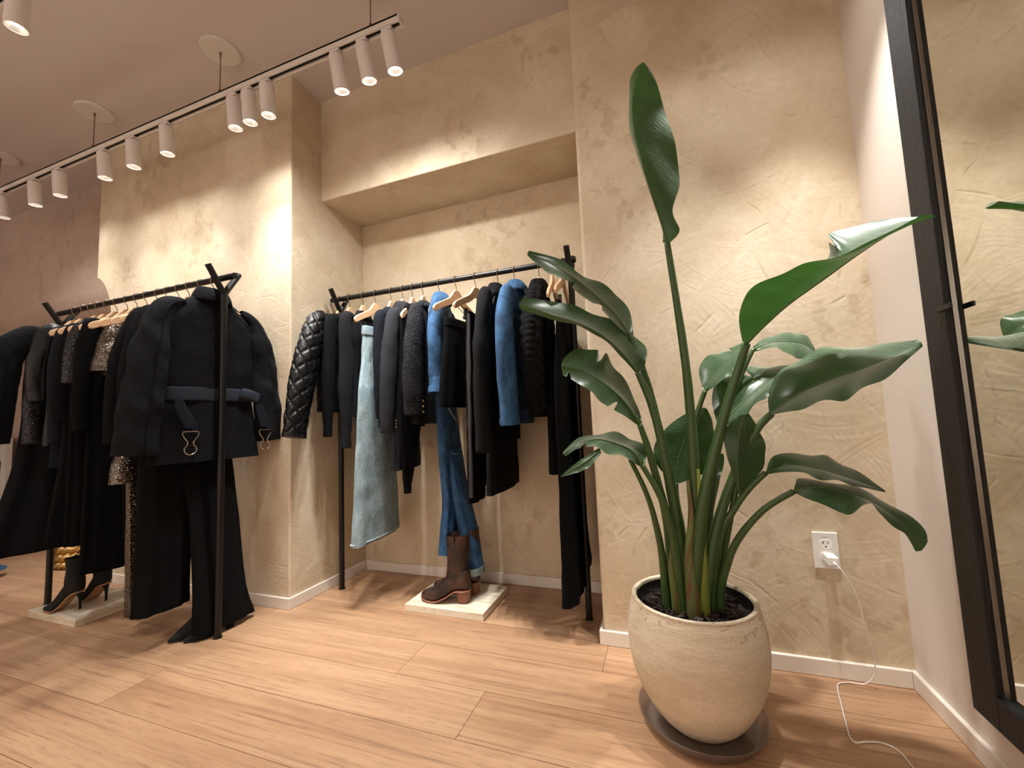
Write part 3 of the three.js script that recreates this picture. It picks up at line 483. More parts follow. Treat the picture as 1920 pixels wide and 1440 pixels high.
{
  hangA(-0.612, 0.10, 'wooden hanger in the collar of the denim jacket', 0, 0.62);
  const t = topGarment('denim_jacket', 'blue denim jacket with pale sleeve and turned cuff in the niche', 'jacket', -0.605, 0.06, { mat: denimMid, hem: 0.835, neck: 1.475, sh: 0.18, chest: 0.18, waist: 0.175, hemW: 0.175, th: 0.03, cap: false, cuff: { t: 0.36 }, collar: { h: 0.046, w: 0.058, th: 0.034, flare: 0.018 },
    sleeves: [arm(1, 0.18, [[1.39, 0.175, 0.034, 0.002, 0.03], [1.25, 0.235, 0.05, 0.006, 0.036], [1.08, 0.245, 0.062, 0.01, 0.038], [0.95, 0.235, 0.058, 0.01, 0.038], [0.905, 0.23, 0.057, 0.01, 0.037], [0.83, 0.225, 0.056, 0.01, 0.037]]), arm(-1, 0.18, [[1.37, 0.15, 0.035], [1.1, 0.18, 0.045], [0.87, 0.18, 0.04]])] });
  for (const w of [wire([[0.032, 1.3, 0.12], [0.034, 1.29, 0.0], [0.032, 1.3, -0.12]], 0.0012, 20, 5), wire([[0.034, 0.88, 0.14], [0.036, 0.88, 0.0], [0.034, 0.88, -0.14]], 0.0012, 20, 5)]) put(t, 'seam_stitching', w, stitch);
}
{ // cable knit
  hangA(-0.491, 0.04, 'wooden hanger with the chunky cable-knit sweater', 0, 0.62);
  const cable = (amp, n) => (a, b, q) => { const c = q * n, f = c - Math.floor(c), x = (f - 0.5) * 2; const w = Math.floor(c) % 2 ? 0 : 1; const rope = Math.pow(Math.abs(Math.sin(b * 62 + x * 1.6)), 0.7) * (1 - x * x); return amp * (w ? rope : 0.35 * Math.abs(Math.sin(b * 130))); };
  topGarment('cable_knit_sweater', 'chunky black cable-knit sweater near the right end of the niche rack', 'sweater', -0.495, 0.03, { mat: knitMat, hem: 0.86, neck: 1.46, sh: 0.14, chest: 0.15, waist: 0.15, hemW: 0.15, th: 0.034, thHem: 0.038, disp: cable(0.011, 14), N: 150, M: 140, sN: 150, sM: 90, sdisp: cable(0.012, 6), collar: { h: 0.05, w: 0.05, th: 0.034, flare: 0.012 },
    sleeves: [arm(1, 0.14, [[1.385, 0.11, 0.036, 0.004, 0.034], [1.26, 0.17, 0.05, 0.008, 0.04], [1.13, 0.195, 0.05, 0.01, 0.04], [1.0, 0.17, 0.048, 0.008, 0.04], [0.88, 0.12, 0.042, 0.006, 0.036]]), arm(-1, 0.14, [[1.37, 0.12, 0.04], [1.1, 0.16, 0.05], [0.9, 0.15, 0.045]])] });
}
{
  hangA(-0.43, 0.05, 'wooden hanger with the strappy black dress beside the right post', 0, 0.62);
  const t = garment('strappy_dress', 'black dress on thin straps beside the right post of the niche rack', 'dress', null, -0.43, ZA, 0.02, 0.62);
  put(t, 'dress_body', loft([[1.21, 0.13, 0.012], [1.19, 0.145, 0.02], [1.05, 0.15, 0.024], [0.8, 0.16, 0.026], [0.62, 0.17, 0.028]], { seed: 5, fold: 0.006, k: 7, capT: false }), blackDull);
  for (const [a, b] of [[0.15, 0.16], [0.09, 0.1], [-0.08, -0.09], [-0.14, -0.15]]) put(t, 'strap', wire([[0, 1.205, a * 0.9], [0.002, 1.3, (a + b) / 2], [0.001, 1.395, b]], 0.0022, 16, 6), blackCloth);
  put(t, 'paper_tag', tube([[0.02, 1.235, -0.03, 0.003, 0.006], [0.026, 1.22, -0.055, 0.004, 0.016], [0.022, 1.2, -0.05, 0.003, 0.014], [0.026, 1.175, -0.02, 0.003, 0.006]], { N: 16, M: 12 }), whitePlastic);
}
{
  hangA(-0.383, 0.02, 'wooden clip hanger with the black flared trousers at the right post', 0.085);
  const t = garment('flared_trousers', 'black flared trousers reaching nearly to the floor at the right post', 'trousers', null, -0.385, ZA, 0, 0.14);
  trousers(t, blackDull, { top: 1.345, w: 0.12, th: 0.02, c: 0, seed: 2, legs: [{ c0: 0.08, w0: 0.12, rows: [[0.95, 0.1, 0.022, 0.12], [0.6, 0.1, 0.024, 0.11], [0.3, 0.12, 0.03, 0.1], [0.145, 0.135, 0.034, 0.09], [0.14, 0.135, 0.034, 0.09]] }, { c0: -0.08, w0: 0.12, rows: [[0.95, 0.1, 0.022, -0.07], [0.6, 0.1, 0.024, -0.08], [0.3, 0.12, 0.03, -0.09], [0.185, 0.13, 0.034, -0.1], [0.18, 0.13, 0.034, -0.1]] }] });
}

// ------------------------------------------------------------------ clothes on the left rack
{ // belted wool jacket, nearest
  hangB(-1.85, -0.1, 'wooden hanger with the belted wool jacket at the near post');
  const t = garment('belted_jacket', 'black wool jacket with a tied belt and metal clips, nearest on the left rack', 'jacket', null, -1.865, ZB, -0.08, 0.735);
  put(t, 'body', loft([[1.455, 0.05, 0.022], [1.43, 0.085, 0.03], [1.39, 0.14, 0.036], [1.34, 0.185, 0.042], [1.25, 0.19, 0.046], [1.1, 0.185, 0.046], [1.0, 0.175, 0.044], [0.9, 0.19, 0.048], [0.74, 0.215, 0.052], [0.735, 0.215, 0.052]], { N: 70, M: 72, fold: 0.008, k: 5, seed: 2, wr: 0.005, capB: true }), blackWool);
  for (const s of [1, -1]) {
    const sl = sleeve([[0, 1.40, s * 0.12, 0.03, 0.02], [0.006, 1.35, s * 0.185, 0.042, 0.04], [0.012, 1.2, s * 0.225, 0.048, 0.062], [0.02, 1.0, s * 0.25, 0.05, 0.066], [0.022, 0.86, s * 0.262, 0.05, 0.068], [0.02, s > 0 ? 0.77 : 0.8, s * 0.268, 0.05, 0.07]], blackWool, t, { seed: 3 + s, crease: 0.012, wr: 0.004, N: 60, M: 36, capB: true });
  }
  put(t, 'collar', collarGeo(1.425, 0.062, 0.034, 0.055, 0, 0.018), blackWool);
  for (const w of [wire([[0.03, 1.42, 0.06], [0.047, 1.36, 0.1], [0.05, 1.3, 0.16]], 0.0016, 16, 5), wire([[0.03, 1.42, -0.06], [0.047, 1.36, -0.1], [0.05, 1.3, -0.16]], 0.0016, 16, 5)]) put(t, 'shoulder_seam', w, blackDull);
  const belt = put(t, 'belt', loft([[1.035, 0.178, 0.046], [1.034, 0.184, 0.052], [0.985, 0.184, 0.053], [0.983, 0.178, 0.047]], { N: 8, M: 60, capT: false, wr: 0.0015 }), beltCloth);
  obj('belt_knot', [tube([[0.056, 1.02, -0.10, 0.012, 0.022], [0.062, 1.012, -0.125, 0.014, 0.027], [0.06, 1.005, -0.15, 0.01, 0.026], [0.056, 0.995, -0.185, 0.006, 0.025]], { N: 16, M: 18, capA: true, capB: true })].map(g => g.translate(0, -0.735, 0)), beltCloth, belt);
  for (const [z, zt, y0, y1] of [[0.135, 0.105, 0.985, 0.865], [-0.195, -0.212, 0.975, 0.86]]) {
    const st = put(t, 'strap', tube([[0.054, y0, z + 0.012, 0.004, 0.014], [0.06, lerp(y0, y1, 0.4), z, 0.004, 0.023], [0.064, y1 + 0.01, zt, 0.004, 0.024], [0.064, y1, zt, 0.004, 0.024]], { N: 16, M: 16, wr: 0.001, capA: true, capB: true }), navyCloth);
    const q = [[0.026, 0], [0.03, -0.012], [0.022, -0.028], [0.011, -0.044], [0.012, -0.056], [0.022, -0.07], [0.02, -0.084], [0.008, -0.094]];
    const pts = [...q, ...q.slice().reverse().map(p => [-p[0], p[1]])].map(p => [0.066, y1 - 0.01 + p[1] - 0.735, zt + p[0]]);
    obj('metal_clip', wire(pts, 0.0024, 70, 8), chrome, st);
    obj('metal_clip_bar', rod([0.066, y1 - 0.012 - 0.735, zt - 0.026], [0.066, y1 - 0.012 - 0.735, zt + 0.026], 0.002, 0.002, 8), chrome, st);
  }
}
{
  hangB(-1.935, -0.06, 'wooden clip hanger behind the belted jacket', 0.09);
  const t = garment('wide_trousers', 'floor-length black wide trousers hanging below the belted jacket', 'trousers', null, -1.95, ZB, -0.05, 0.03);
  trousers(t, blackCloth, { top: 1.31, w: 0.125, th: 0.024, c: 0.02, seed: 7, legs: [
    { c0: 0.08, w0: 0.11, rows: [[0.8, 0.1, 0.03, 0.1], [0.45, 0.095, 0.034, 0.105], [0.165, 0.095, 0.04, 0.11], [0.16, 0.095, 0.04, 0.11]], fold: 0.008, k: 6 },
    { c0: -0.05, w0: 0.11, rows: [[0.8, 0.105, 0.026, -0.035, 0.02], [0.45, 0.1, 0.028, -0.045, 0.075], [0.15, 0.108, 0.033, -0.055, 0.105], [0.035, 0.125, 0.036, -0.07, 0.11], [0.03, 0.125, 0.036, -0.07, 0.11]], fold: 0.005, k: 6 }] });
}
const sideArms = (sh, pts) => [arm(1, sh, pts), arm(-1, sh, pts)];
const dark = (label, name, cat, x, o) => topGarment(name, label, cat, x, o.turn || -0.04, { hem: 0.8, sh: 0.16, chest: 0.155, waist: 0.15, hemW: 0.16, th: 0.025, neck: 1.43, shY: 1.35, mat: blackCloth, ...o }, ZB);
const lower = (s) => s.map(p => p.map(q => [q[0], q[1] - 0.025, q[2], q[3], q[4]]));
hangB(-2.015, -0.05, 'wooden hanger with the black blazer right behind the belted jacket');
dark('black blazer hanging right behind the belted wool jacket', 'blazer', 'blazer', -2.02, { hem: 0.78, collar: { h: 0.045 }, lapel: true, sleeves: lower(sideArms(0.16, [[1.38, 0.155, 0.035, 0.003], [1.2, 0.195, 0.045, 0.005], [1.0, 0.205, 0.043, 0.005], [0.83, 0.205, 0.037, 0.004]])) });
hangB(-2.085, -0.05, 'wooden hanger with the second black blazer, its hump bare');
dark('black blazer with a soft lapel second behind the belted jacket', 'blazer', 'blazer', -2.09, { hem: 0.74, collar: { h: 0.04 }, sleeves: lower(sideArms(0.16, [[1.375, 0.15, 0.034, 0.003], [1.2, 0.2, 0.044, 0.004], [1.0, 0.215, 0.042, 0.004], [0.84, 0.215, 0.036, 0.003]])) });
hangB(-2.165, -0.04, 'bare-armed wooden hanger with the long sequin dress');
{ // long bronze sequin dress with wide sleeve
  const t = dark('floor-length bronze sequin dress with a wide hanging sleeve', 'sequin_dress', 'dress', -2.19, { mat: sequinBronze, hem: 0.1, sh: 0.1, chest: 0.1, hemW: 0.085, waist: 0.09, fold: 0.01, k: 8, N: 90, th: 0.024, thHem: 0.034, czHem: -0.01, sleeves: [[[0, 1.34, 0.05, 0.02, 0.02], [0.002, 1.25, 0.07, 0.024, 0.026], [0.004, 1.0, 0.085, 0.028, 0.032], [0.006, 0.8, 0.1, 0.036, 0.05], [0.014, 0.71, 0.11, 0.046, 0.072], [0.018, 0.645, 0.11, 0.052, 0.08]]], cap: false });
  put(t, 'front_panel', loft([[0.75, 0.04, 0.014, 0.09, 0.012], [0.4, 0.045, 0.02, 0.078, 0.016], [0.105, 0.048, 0.026, 0.066, 0.02], [0.1, 0.048, 0.026, 0.066, 0.02]], { fold: 0.008, k: 7, seed: 4 }), sequinBronze);
}
hangB(-2.235, -0.04, 'wooden clip hanger in the middle of the left rack', 0.08);
{
  const t = garment('tapered_trousers', 'tapered black trousers clipped between the sequin dress and sequin blouse', 'trousers', null, -2.255, ZB, -0.03, 0.42);
  trousers(t, blackDull, { top: 1.3, w: 0.085, th: 0.02, c: -0.02, seed: 3, legs: [{ c0: 0.03, w0: 0.075, rows: [[0.8, 0.07, 0.02, 0.03], [0.425, 0.06, 0.02, 0.03], [0.42, 0.06, 0.02, 0.03]] }, { c0: -0.06, w0: 0.075, rows: [[0.8, 0.07, 0.02, -0.06], [0.425, 0.06, 0.02, -0.06], [0.42, 0.06, 0.02, -0.06]], x: -0.012 }] });
}
hangB(-2.32, -0.04, 'empty wooden hanger with a long bare arm on the left rack');
hangB(-2.395, -0.05, 'wooden hanger with the bronze sequin blouse');
{
  const t = topGarment('sequin_blouse', 'short bronze sequin blouse with fluttering sleeve on the left rack', 'blouse', -2.40, -0.02, { mat: sequinBronze, hem: 1.02, neck: 1.43, shY: 1.36, sh: 0.11, chest: 0.11, waist: 0.1, hemW: 0.075, th: 0.03, thHem: 0.03, fold: 0.012, k: 7, N: 70, M: 90, cap: false,
    sleeves: [[[0.005, 1.4, 0.08, 0.024, 0.024], [0.014, 1.35, 0.09, 0.034, 0.034], [0.022, 1.27, 0.105, 0.042, 0.045], [0.03, 1.2, 0.112, 0.05, 0.054], [0.034, 1.135, 0.116, 0.054, 0.06]]] }, ZB);
}
hangB(-2.47, -0.04, 'wooden hanger left of the sequin blouse');
dark('calf-length black dress beside the sequin blouse', 'long_dress', 'dress', -2.47, { hem: 0.265, hemW: 0.13, waist: 0.13, sh: 0.14, chest: 0.135, thHem: 0.05, th: 0.026, fold: 0.012, N: 80, capB: true, mat: blackDull, sleeves: lower([arm(1, 0.16, [[1.37, 0.14, 0.03], [1.1, 0.155, 0.035], [0.9, 0.155, 0.028]])]) });
hangB(-2.555, -0.05, 'wooden hanger with the sequin-shouldered black dress');
dark('black dress with sequins over the shoulder', 'sequin_shoulder_dress', 'dress', -2.55, { hem: 0.38, hemW: 0.15, th: 0.024, thHem: 0.034, fold: 0.01, bodyMat: blackDull, mat: sequinBlack, N: 70, sleeves: lower([arm(1, 0.16, [[1.375, 0.13, 0.036], [1.25, 0.15, 0.042], [1.12, 0.15, 0.042]])]) });
hangB(-2.635, -0.05, 'wooden hanger with a plain black coat right of the collared shirt');
dark('plain black coat between sequin-shouldered dress and collared shirt', 'black_coat', 'coat', -2.635, { hem: 0.4, hemW: 0.19, th: 0.024, thHem: 0.034, sleeves: lower([arm(1, 0.16, [[1.37, 0.13, 0.032], [1.15, 0.15, 0.038], [0.95, 0.15, 0.034]])]) });
hangB(-2.71, -0.05, 'wooden hanger with the collared black shirt');
{
  const t = dark('black shirt with pointed collar and pale buttons on the left rack', 'collared_shirt', 'shirt', -2.70, { mat: navyCloth, hem: 0.72, sh: 0.15, th: 0.022, collar: { h: 0.05, w: 0.06, th: 0.028, flare: 0.02 }, lapel: true, sleeves: lower([arm(1, 0.15, [[1.37, 0.13, 0.032], [1.2, 0.145, 0.036], [1.0, 0.14, 0.032], [0.85, 0.135, 0.03]])]) });
  for (const [y, z] of [[1.345, 0.025], [1.39, 0.0]]) put(t, 'button', new THREE.SphereGeometry(0.011, 12, 10).translate(0.04, y, z), chrome);
}
hangB(-2.775, -0.05, 'wooden hanger with the glossy leather jacket');
dark('glossy black leather jacket in the far part of the left rack', 'leather_jacket', 'jacket', -2.765, { mat: leather, hem: 0.82, sh: 0.17, th: 0.024, crease: 0.006, sleeves: lower([arm(1, 0.17, [[1.385, 0.16, 0.036, 0.003], [1.2, 0.185, 0.042, 0.004], [1.05, 0.18, 0.038]])]) });
hangB(-2.835, -0.05, 'wooden hanger with the black sequin cardigan');
dark('black sequin cardigan next to the far coat on the left rack', 'sequin_cardigan', 'cardigan', -2.835, { mat: sequinBlack, hem: 0.83, sh: 0.16, th: 0.024, N: 60, M: 60, sleeves: lower([arm(1, 0.16, [[1.37, 0.145, 0.036, 0.004], [1.2, 0.16, 0.04, 0.006], [1.0, 0.165, 0.04, 0.006], [0.85, 0.165, 0.036, 0.006]])]) });
hangB(-2.915, -0.05, 'wooden hanger with the puff-sleeved coat at the far post');
topGarment('puff_sleeve_coat', 'long black coat with a full puffed sleeve at the far end of the left rack', 'coat', -2.93, -0.04, { mat: blackWool, hem: 0.33, neck: 1.43, shY: 1.355, sh: 0.17, chest: 0.165, waist: 0.18, hemW: 0.28, th: 0.03, thHem: 0.06, fold: 0.014, k: 6, N: 80, crease: 0.006,
  sleeves: lower([arm(1, 0.17, [[1.4, 0.16, 0.04, 0.0, 0.036], [1.28, 0.235, 0.066, 0.0, 0.044], [1.12, 0.255, 0.07, 0.0, 0.044], [0.98, 0.25, 0.055, 0.0, 0.04], [0.855, 0.245, 0.042, 0, 0.036]])]) }, ZB);
{ // jeans on the rack beyond
  hanger(-3.98, ZB, YB, 0, 'wooden clip hanger on the rack beyond the left edge', 'hangers on the far rack', 0.085);
  const t = garment('blue_jeans', 'dark blue jeans hem just inside the left edge of the picture', 'jeans', null, -3.99, ZB, 0, 0.045);
  trousers(t, denimBlue, { top: 1.31, w: 0.07, th: 0.026, c: 0.06, seed: 3, legs: [{ c0: 0.06, w0: 0.06, rows: [[0.8, 0.06, 0.03, 0.07], [0.4, 0.08, 0.05, 0.03], [0.12, 0.11, 0.06, -0.02], [0.05, 0.13, 0.07, -0.06], [0.045, 0.13, 0.07, -0.06]], fold: 0.01 }] });
}

// ------------------------------------------------------------------ plinths and shoes
function plinth(label, x0, x1, z0, z1) { return tag(obj('stone_plinth', metreUV(rbox(x1 - x0, 0.032, z1 - z0, 0.003).translate((x0 + x1) / 2, 0.016, (z0 + z1) / 2), x0, z0), travertine), label, 'plinth', 'low stone plinths'); }
plinth('pale stone plinth under the brown boots in the niche', -1.16, -0.77, -1.965, -1.665);
plinth('pale stone plinth under the black stiletto boots', -2.92, -2.535, -1.43, -1.138);

// shoe: toe towards -x, foot length L; sections along the foot [x, y of underside, height of upper, half width]
function shoe(t, o) {
  const P = [], UV = [], N = 40, M = 32;
  for (let i = 0; i <= N; i++) {
    const [x, y, h, w] = catmull(o.foot, i / N);
    for (let j = 0; j <= M; j++) { const a = (j % M) / M * 6.283, c = Math.cos(a), s = Math.sin(a); const yy = s > 0 ? y + h * 0.38 + h * 0.62 * Math.pow(s, 0.9) : y + h * 0.38 * (1 - Math.pow(-s, 0.45)); P.push([x, yy, w * Math.sign(c) * Math.pow(Math.abs(c), 0.75)]); UV.push([x, j / M * 0.2]); }
  }
  obj('vamp', gridGeo(P, UV, N + 1, M + 1, true, true, true), o.mat, t);
  const sh = obj('shaft', tube(o.shaft, { N: 44, M: 36, wr: o.wr || 0.003, crease: o.crease || 0.002, seed: o.seed || 2 }), o.mat, t);
  if (o.pull) obj('pull_tab', o.pull, o.mat, sh);
  const so = []; const SP = [], SU = [];
  for (let i = 0; i <= N; i++) { const [x, y, h, w] = catmull(o.foot, i / N), k = w + o.welt; for (let j = 0; j <= 8; j++) { const q = [[-1, 0.001], [-1, -0.005], [-0.5, -0.0055], [0, -0.006], [0.5, -0.0055], [1, -0.005], [1, 0.001], [0, 0.002], [-1, 0.001]][j]; SP.push([x, y + q[1], q[0] * k]); SU.push([x, j * 0.02]); } }
  obj('sole', gridGeo(SP, SU, N + 1, 9, false, true, true), o.soleMat, t);
  obj('heel', o.heel, o.heelMat, t);
}
const brownLeather = phys({ roughness: 0.5, side: THREE.DoubleSide, bumpMap: fuzz, bumpScale: 0.0015, map: tex(256, 256, (u, v) => mixc(S(0x20110c), S(0x45291d), sstep(0.35, 0.75, fbm(u * 7, v * 7, 7, 7, 13, 4))), true, 0.2, 0.2) });
const heelWood = std({ roughness: 0.5, map: tex(128, 128, (u, v) => mulc(S(0x7d4c34), 0.8 + 0.4 * fbm(u * 30, v * 3, 30, 3, 3, 2)), true, 0.1, 0.1) });
const suede = phys({ color: new THREE.Color().setRGB(0.006, 0.006, 0.006), roughness: 0.9, side: THREE.DoubleSide, bumpMap: fuzz, bumpScale: 0.001 });
function blockHeel(x, y, w, mat) { const g = new THREE.CylinderGeometry(1, 1, 1, 20, 1); const p = g.attributes.position; for (let i = 0; i < p.count; i++) { const top = p.getY(i) > 0; const px = p.getX(i), pz = p.getZ(i); const X = Math.sign(px) * Math.pow(Math.abs(px), 0.5), Z = Math.sign(pz) * Math.pow(Math.abs(pz), 0.6); p.setXYZ(i, x + X * (top ? w : w * 0.82) + (top ? 0 : -0.002), top ? y : 0, Z * w * (top ? 0.95 : 0.8)); } g.computeVertexNormals(); return g; }
function cowboyBoot(label, x, z, turn) {
  const t = thing('cowboy_boot', label, 'boot', 'brown western boots', [x, 0.032, z], turn);
  shoe(t, { mat: brownLeather, soleMat: heelWood, heelMat: heelWood, welt: 0.005, wr: 0.004, crease: 0.003,
    foot: [[-0.125, 0.018, 0.012, 0.008], [-0.115, 0.012, 0.028, 0.02], [-0.085, 0.0075, 0.045, 0.034], [-0.045, 0.008, 0.062, 0.041], [0.0, 0.025, 0.085, 0.038], [0.045, 0.052, 0.10, 0.034], [0.085, 0.056, 0.10, 0.035], [0.108, 0.057, 0.085, 0.024], [0.114, 0.06, 0.06, 0.01]],
    shaft: [[0.055, 0.09, 0, 0.056, 0.034], [0.053, 0.13, 0, 0.05, 0.038], [0.056, 0.18, 0, 0.051, 0.042], [0.058, 0.24, 0, 0.054, 0.046], [0.06, 0.285, 0, 0.056, 0.048], [0.06, 0.3, 0, 0.0565, 0.0485]],
    heel: blockHeel(0.082, 0.053, 0.032), pull: wire([[0.06, 0.27, 0.05], [0.06, 0.31, 0.055], [0.06, 0.315, 0.05], [0.06, 0.28, 0.045]], 0.003, 20, 6) });
  return t;
}
cowboyBoot('brown leather western boot in front on the niche plinth', -0.985, -1.745, 0.12);
cowboyBoot('brown leather western boot behind, half in the jumpsuit leg', -0.985, -1.85, 0.05);
function stiletto(label, x, z, turn) {
  const t = thing('stiletto_boot', label, 'boot', 'black stiletto ankle boots', [x, 0.032, z], turn); t.scale.x = 0.76;
  shoe(t, { mat: suede, soleMat: std({ color: 0xb98a66, roughness: 0.6 }), heelMat: suede, welt: 0.0, wr: 0.002,
    foot: [[-0.115, 0.012, 0.008, 0.004], [-0.1, 0.008, 0.02, 0.013], [-0.07, 0.0065, 0.036, 0.026], [-0.035, 0.007, 0.055, 0.034], [0.005, 0.03, 0.08, 0.031], [0.045, 0.066, 0.095, 0.028], [0.08, 0.083, 0.1, 0.029], [0.1, 0.085, 0.085, 0.02], [0.106, 0.088, 0.06, 0.008]],
    shaft: [[0.055, 0.11, 0, 0.05, 0.028], [0.053, 0.15, 0, 0.044, 0.031], [0.056, 0.19, 0, 0.042, 0.034], [0.055, 0.225, 0, 0.045, 0.037], [0.054, 0.245, 0, 0.047, 0.038]],
    heel: tube([[0.085, 0.085, 0, 0.02, 0.018], [0.092, 0.06, 0, 0.011, 0.01], [0.094, 0.03, 0, 0.006, 0.006], [0.094, 0.0, 0, 0.0055, 0.0055]], { N: 14, M: 16, wr: 0, capB: true }) });
}
stiletto('black stiletto ankle boot at the front of its plinth', -2.737, -1.186, 0.43);
stiletto('black stiletto ankle boot behind, tucked under the long dress', -2.737, -1.30, 0.17);
function pointedBoot(label, x, z, turn) {
  const t = thing('pointed_boot', label, 'boot', 'black pointed boots', [x, 0, z], turn); t.scale.x = 0.78;
  shoe(t, { mat: suede, soleMat: suede, heelMat: suede, welt: 0.001, wr: 0.002,
    foot: [[-0.13, 0.01, 0.006, 0.004], [-0.11, 0.0065, 0.016, 0.014], [-0.075, 0.0065, 0.032, 0.027], [-0.035, 0.007, 0.052, 0.035], [0.01, 0.018, 0.076, 0.033], [0.05, 0.035, 0.09, 0.031], [0.085, 0.04, 0.09, 0.03], [0.105, 0.042, 0.07, 0.018]],
    shaft: [[0.055, 0.08, 0, 0.046, 0.028], [0.055, 0.11, 0, 0.04, 0.028], [0.055, 0.13, 0, 0.038, 0.028]], heel: blockHeel(0.08, 0.04, 0.02) });
}
pointedBoot('black pointed boot at the foot of the near rack post', -1.85, -1.28, 1.3);
pointedBoot('black pointed boot half under the wide trousers', -1.92, -1.262, 1.35);

{ // gold braided bag on the floor far left
  const t = thing('braided_bag', 'shiny gold braided bag on the floor behind the stiletto boots', 'bag', null, [-3.72, 0, -1.66], 0.3);
  for (let k = 0; k < 4; k++) obj('braid', (() => { const pts = []; for (let i = 0; i < 40; i++) { const a = i / 40 * 6.283; pts.push([Math.cos(a) * 0.1, 0.03 + k * 0.05, Math.sin(a) * 0.065]); } const g = new THREE.TubeGeometry(new THREE.CatmullRomCurve3(pts.map(V), true), 90, 0.027, 12, true); const p = g.attributes.position; for (let i = 0; i < p.count; i++) { const a = Math.atan2(p.getZ(i), p.getX(i)), f = 1 + 0.1 * Math.sin(a * 14 + p.getY(i) * 160); p.setX(i, p.getX(i) * f); p.setZ(i, p.getZ(i) * f); } g.computeVertexNormals(); return g; })(), gold, t);
  obj('lining', cyl(0.075, 0.075, 0.19, 0, 0.1, 0, 20).scale(1, 1, 0.6), darkSlot, t);
}
{ // white panel seen past the far coat
  const t = thing('display_panel', 'small white panel with a dark square past the far coat', 'panel', null, [-6.2, 0, -2.2]);
  obj('panel_board', rbox(0.5, 0.87, 0.05, 0.004, -0.2, 0.435, 0), whitePlastic, t);
  obj('dark_square', box(-0.2, -0.02, 0.52, 0.64, 0.0251, 0.027), darkSlot, t);
}

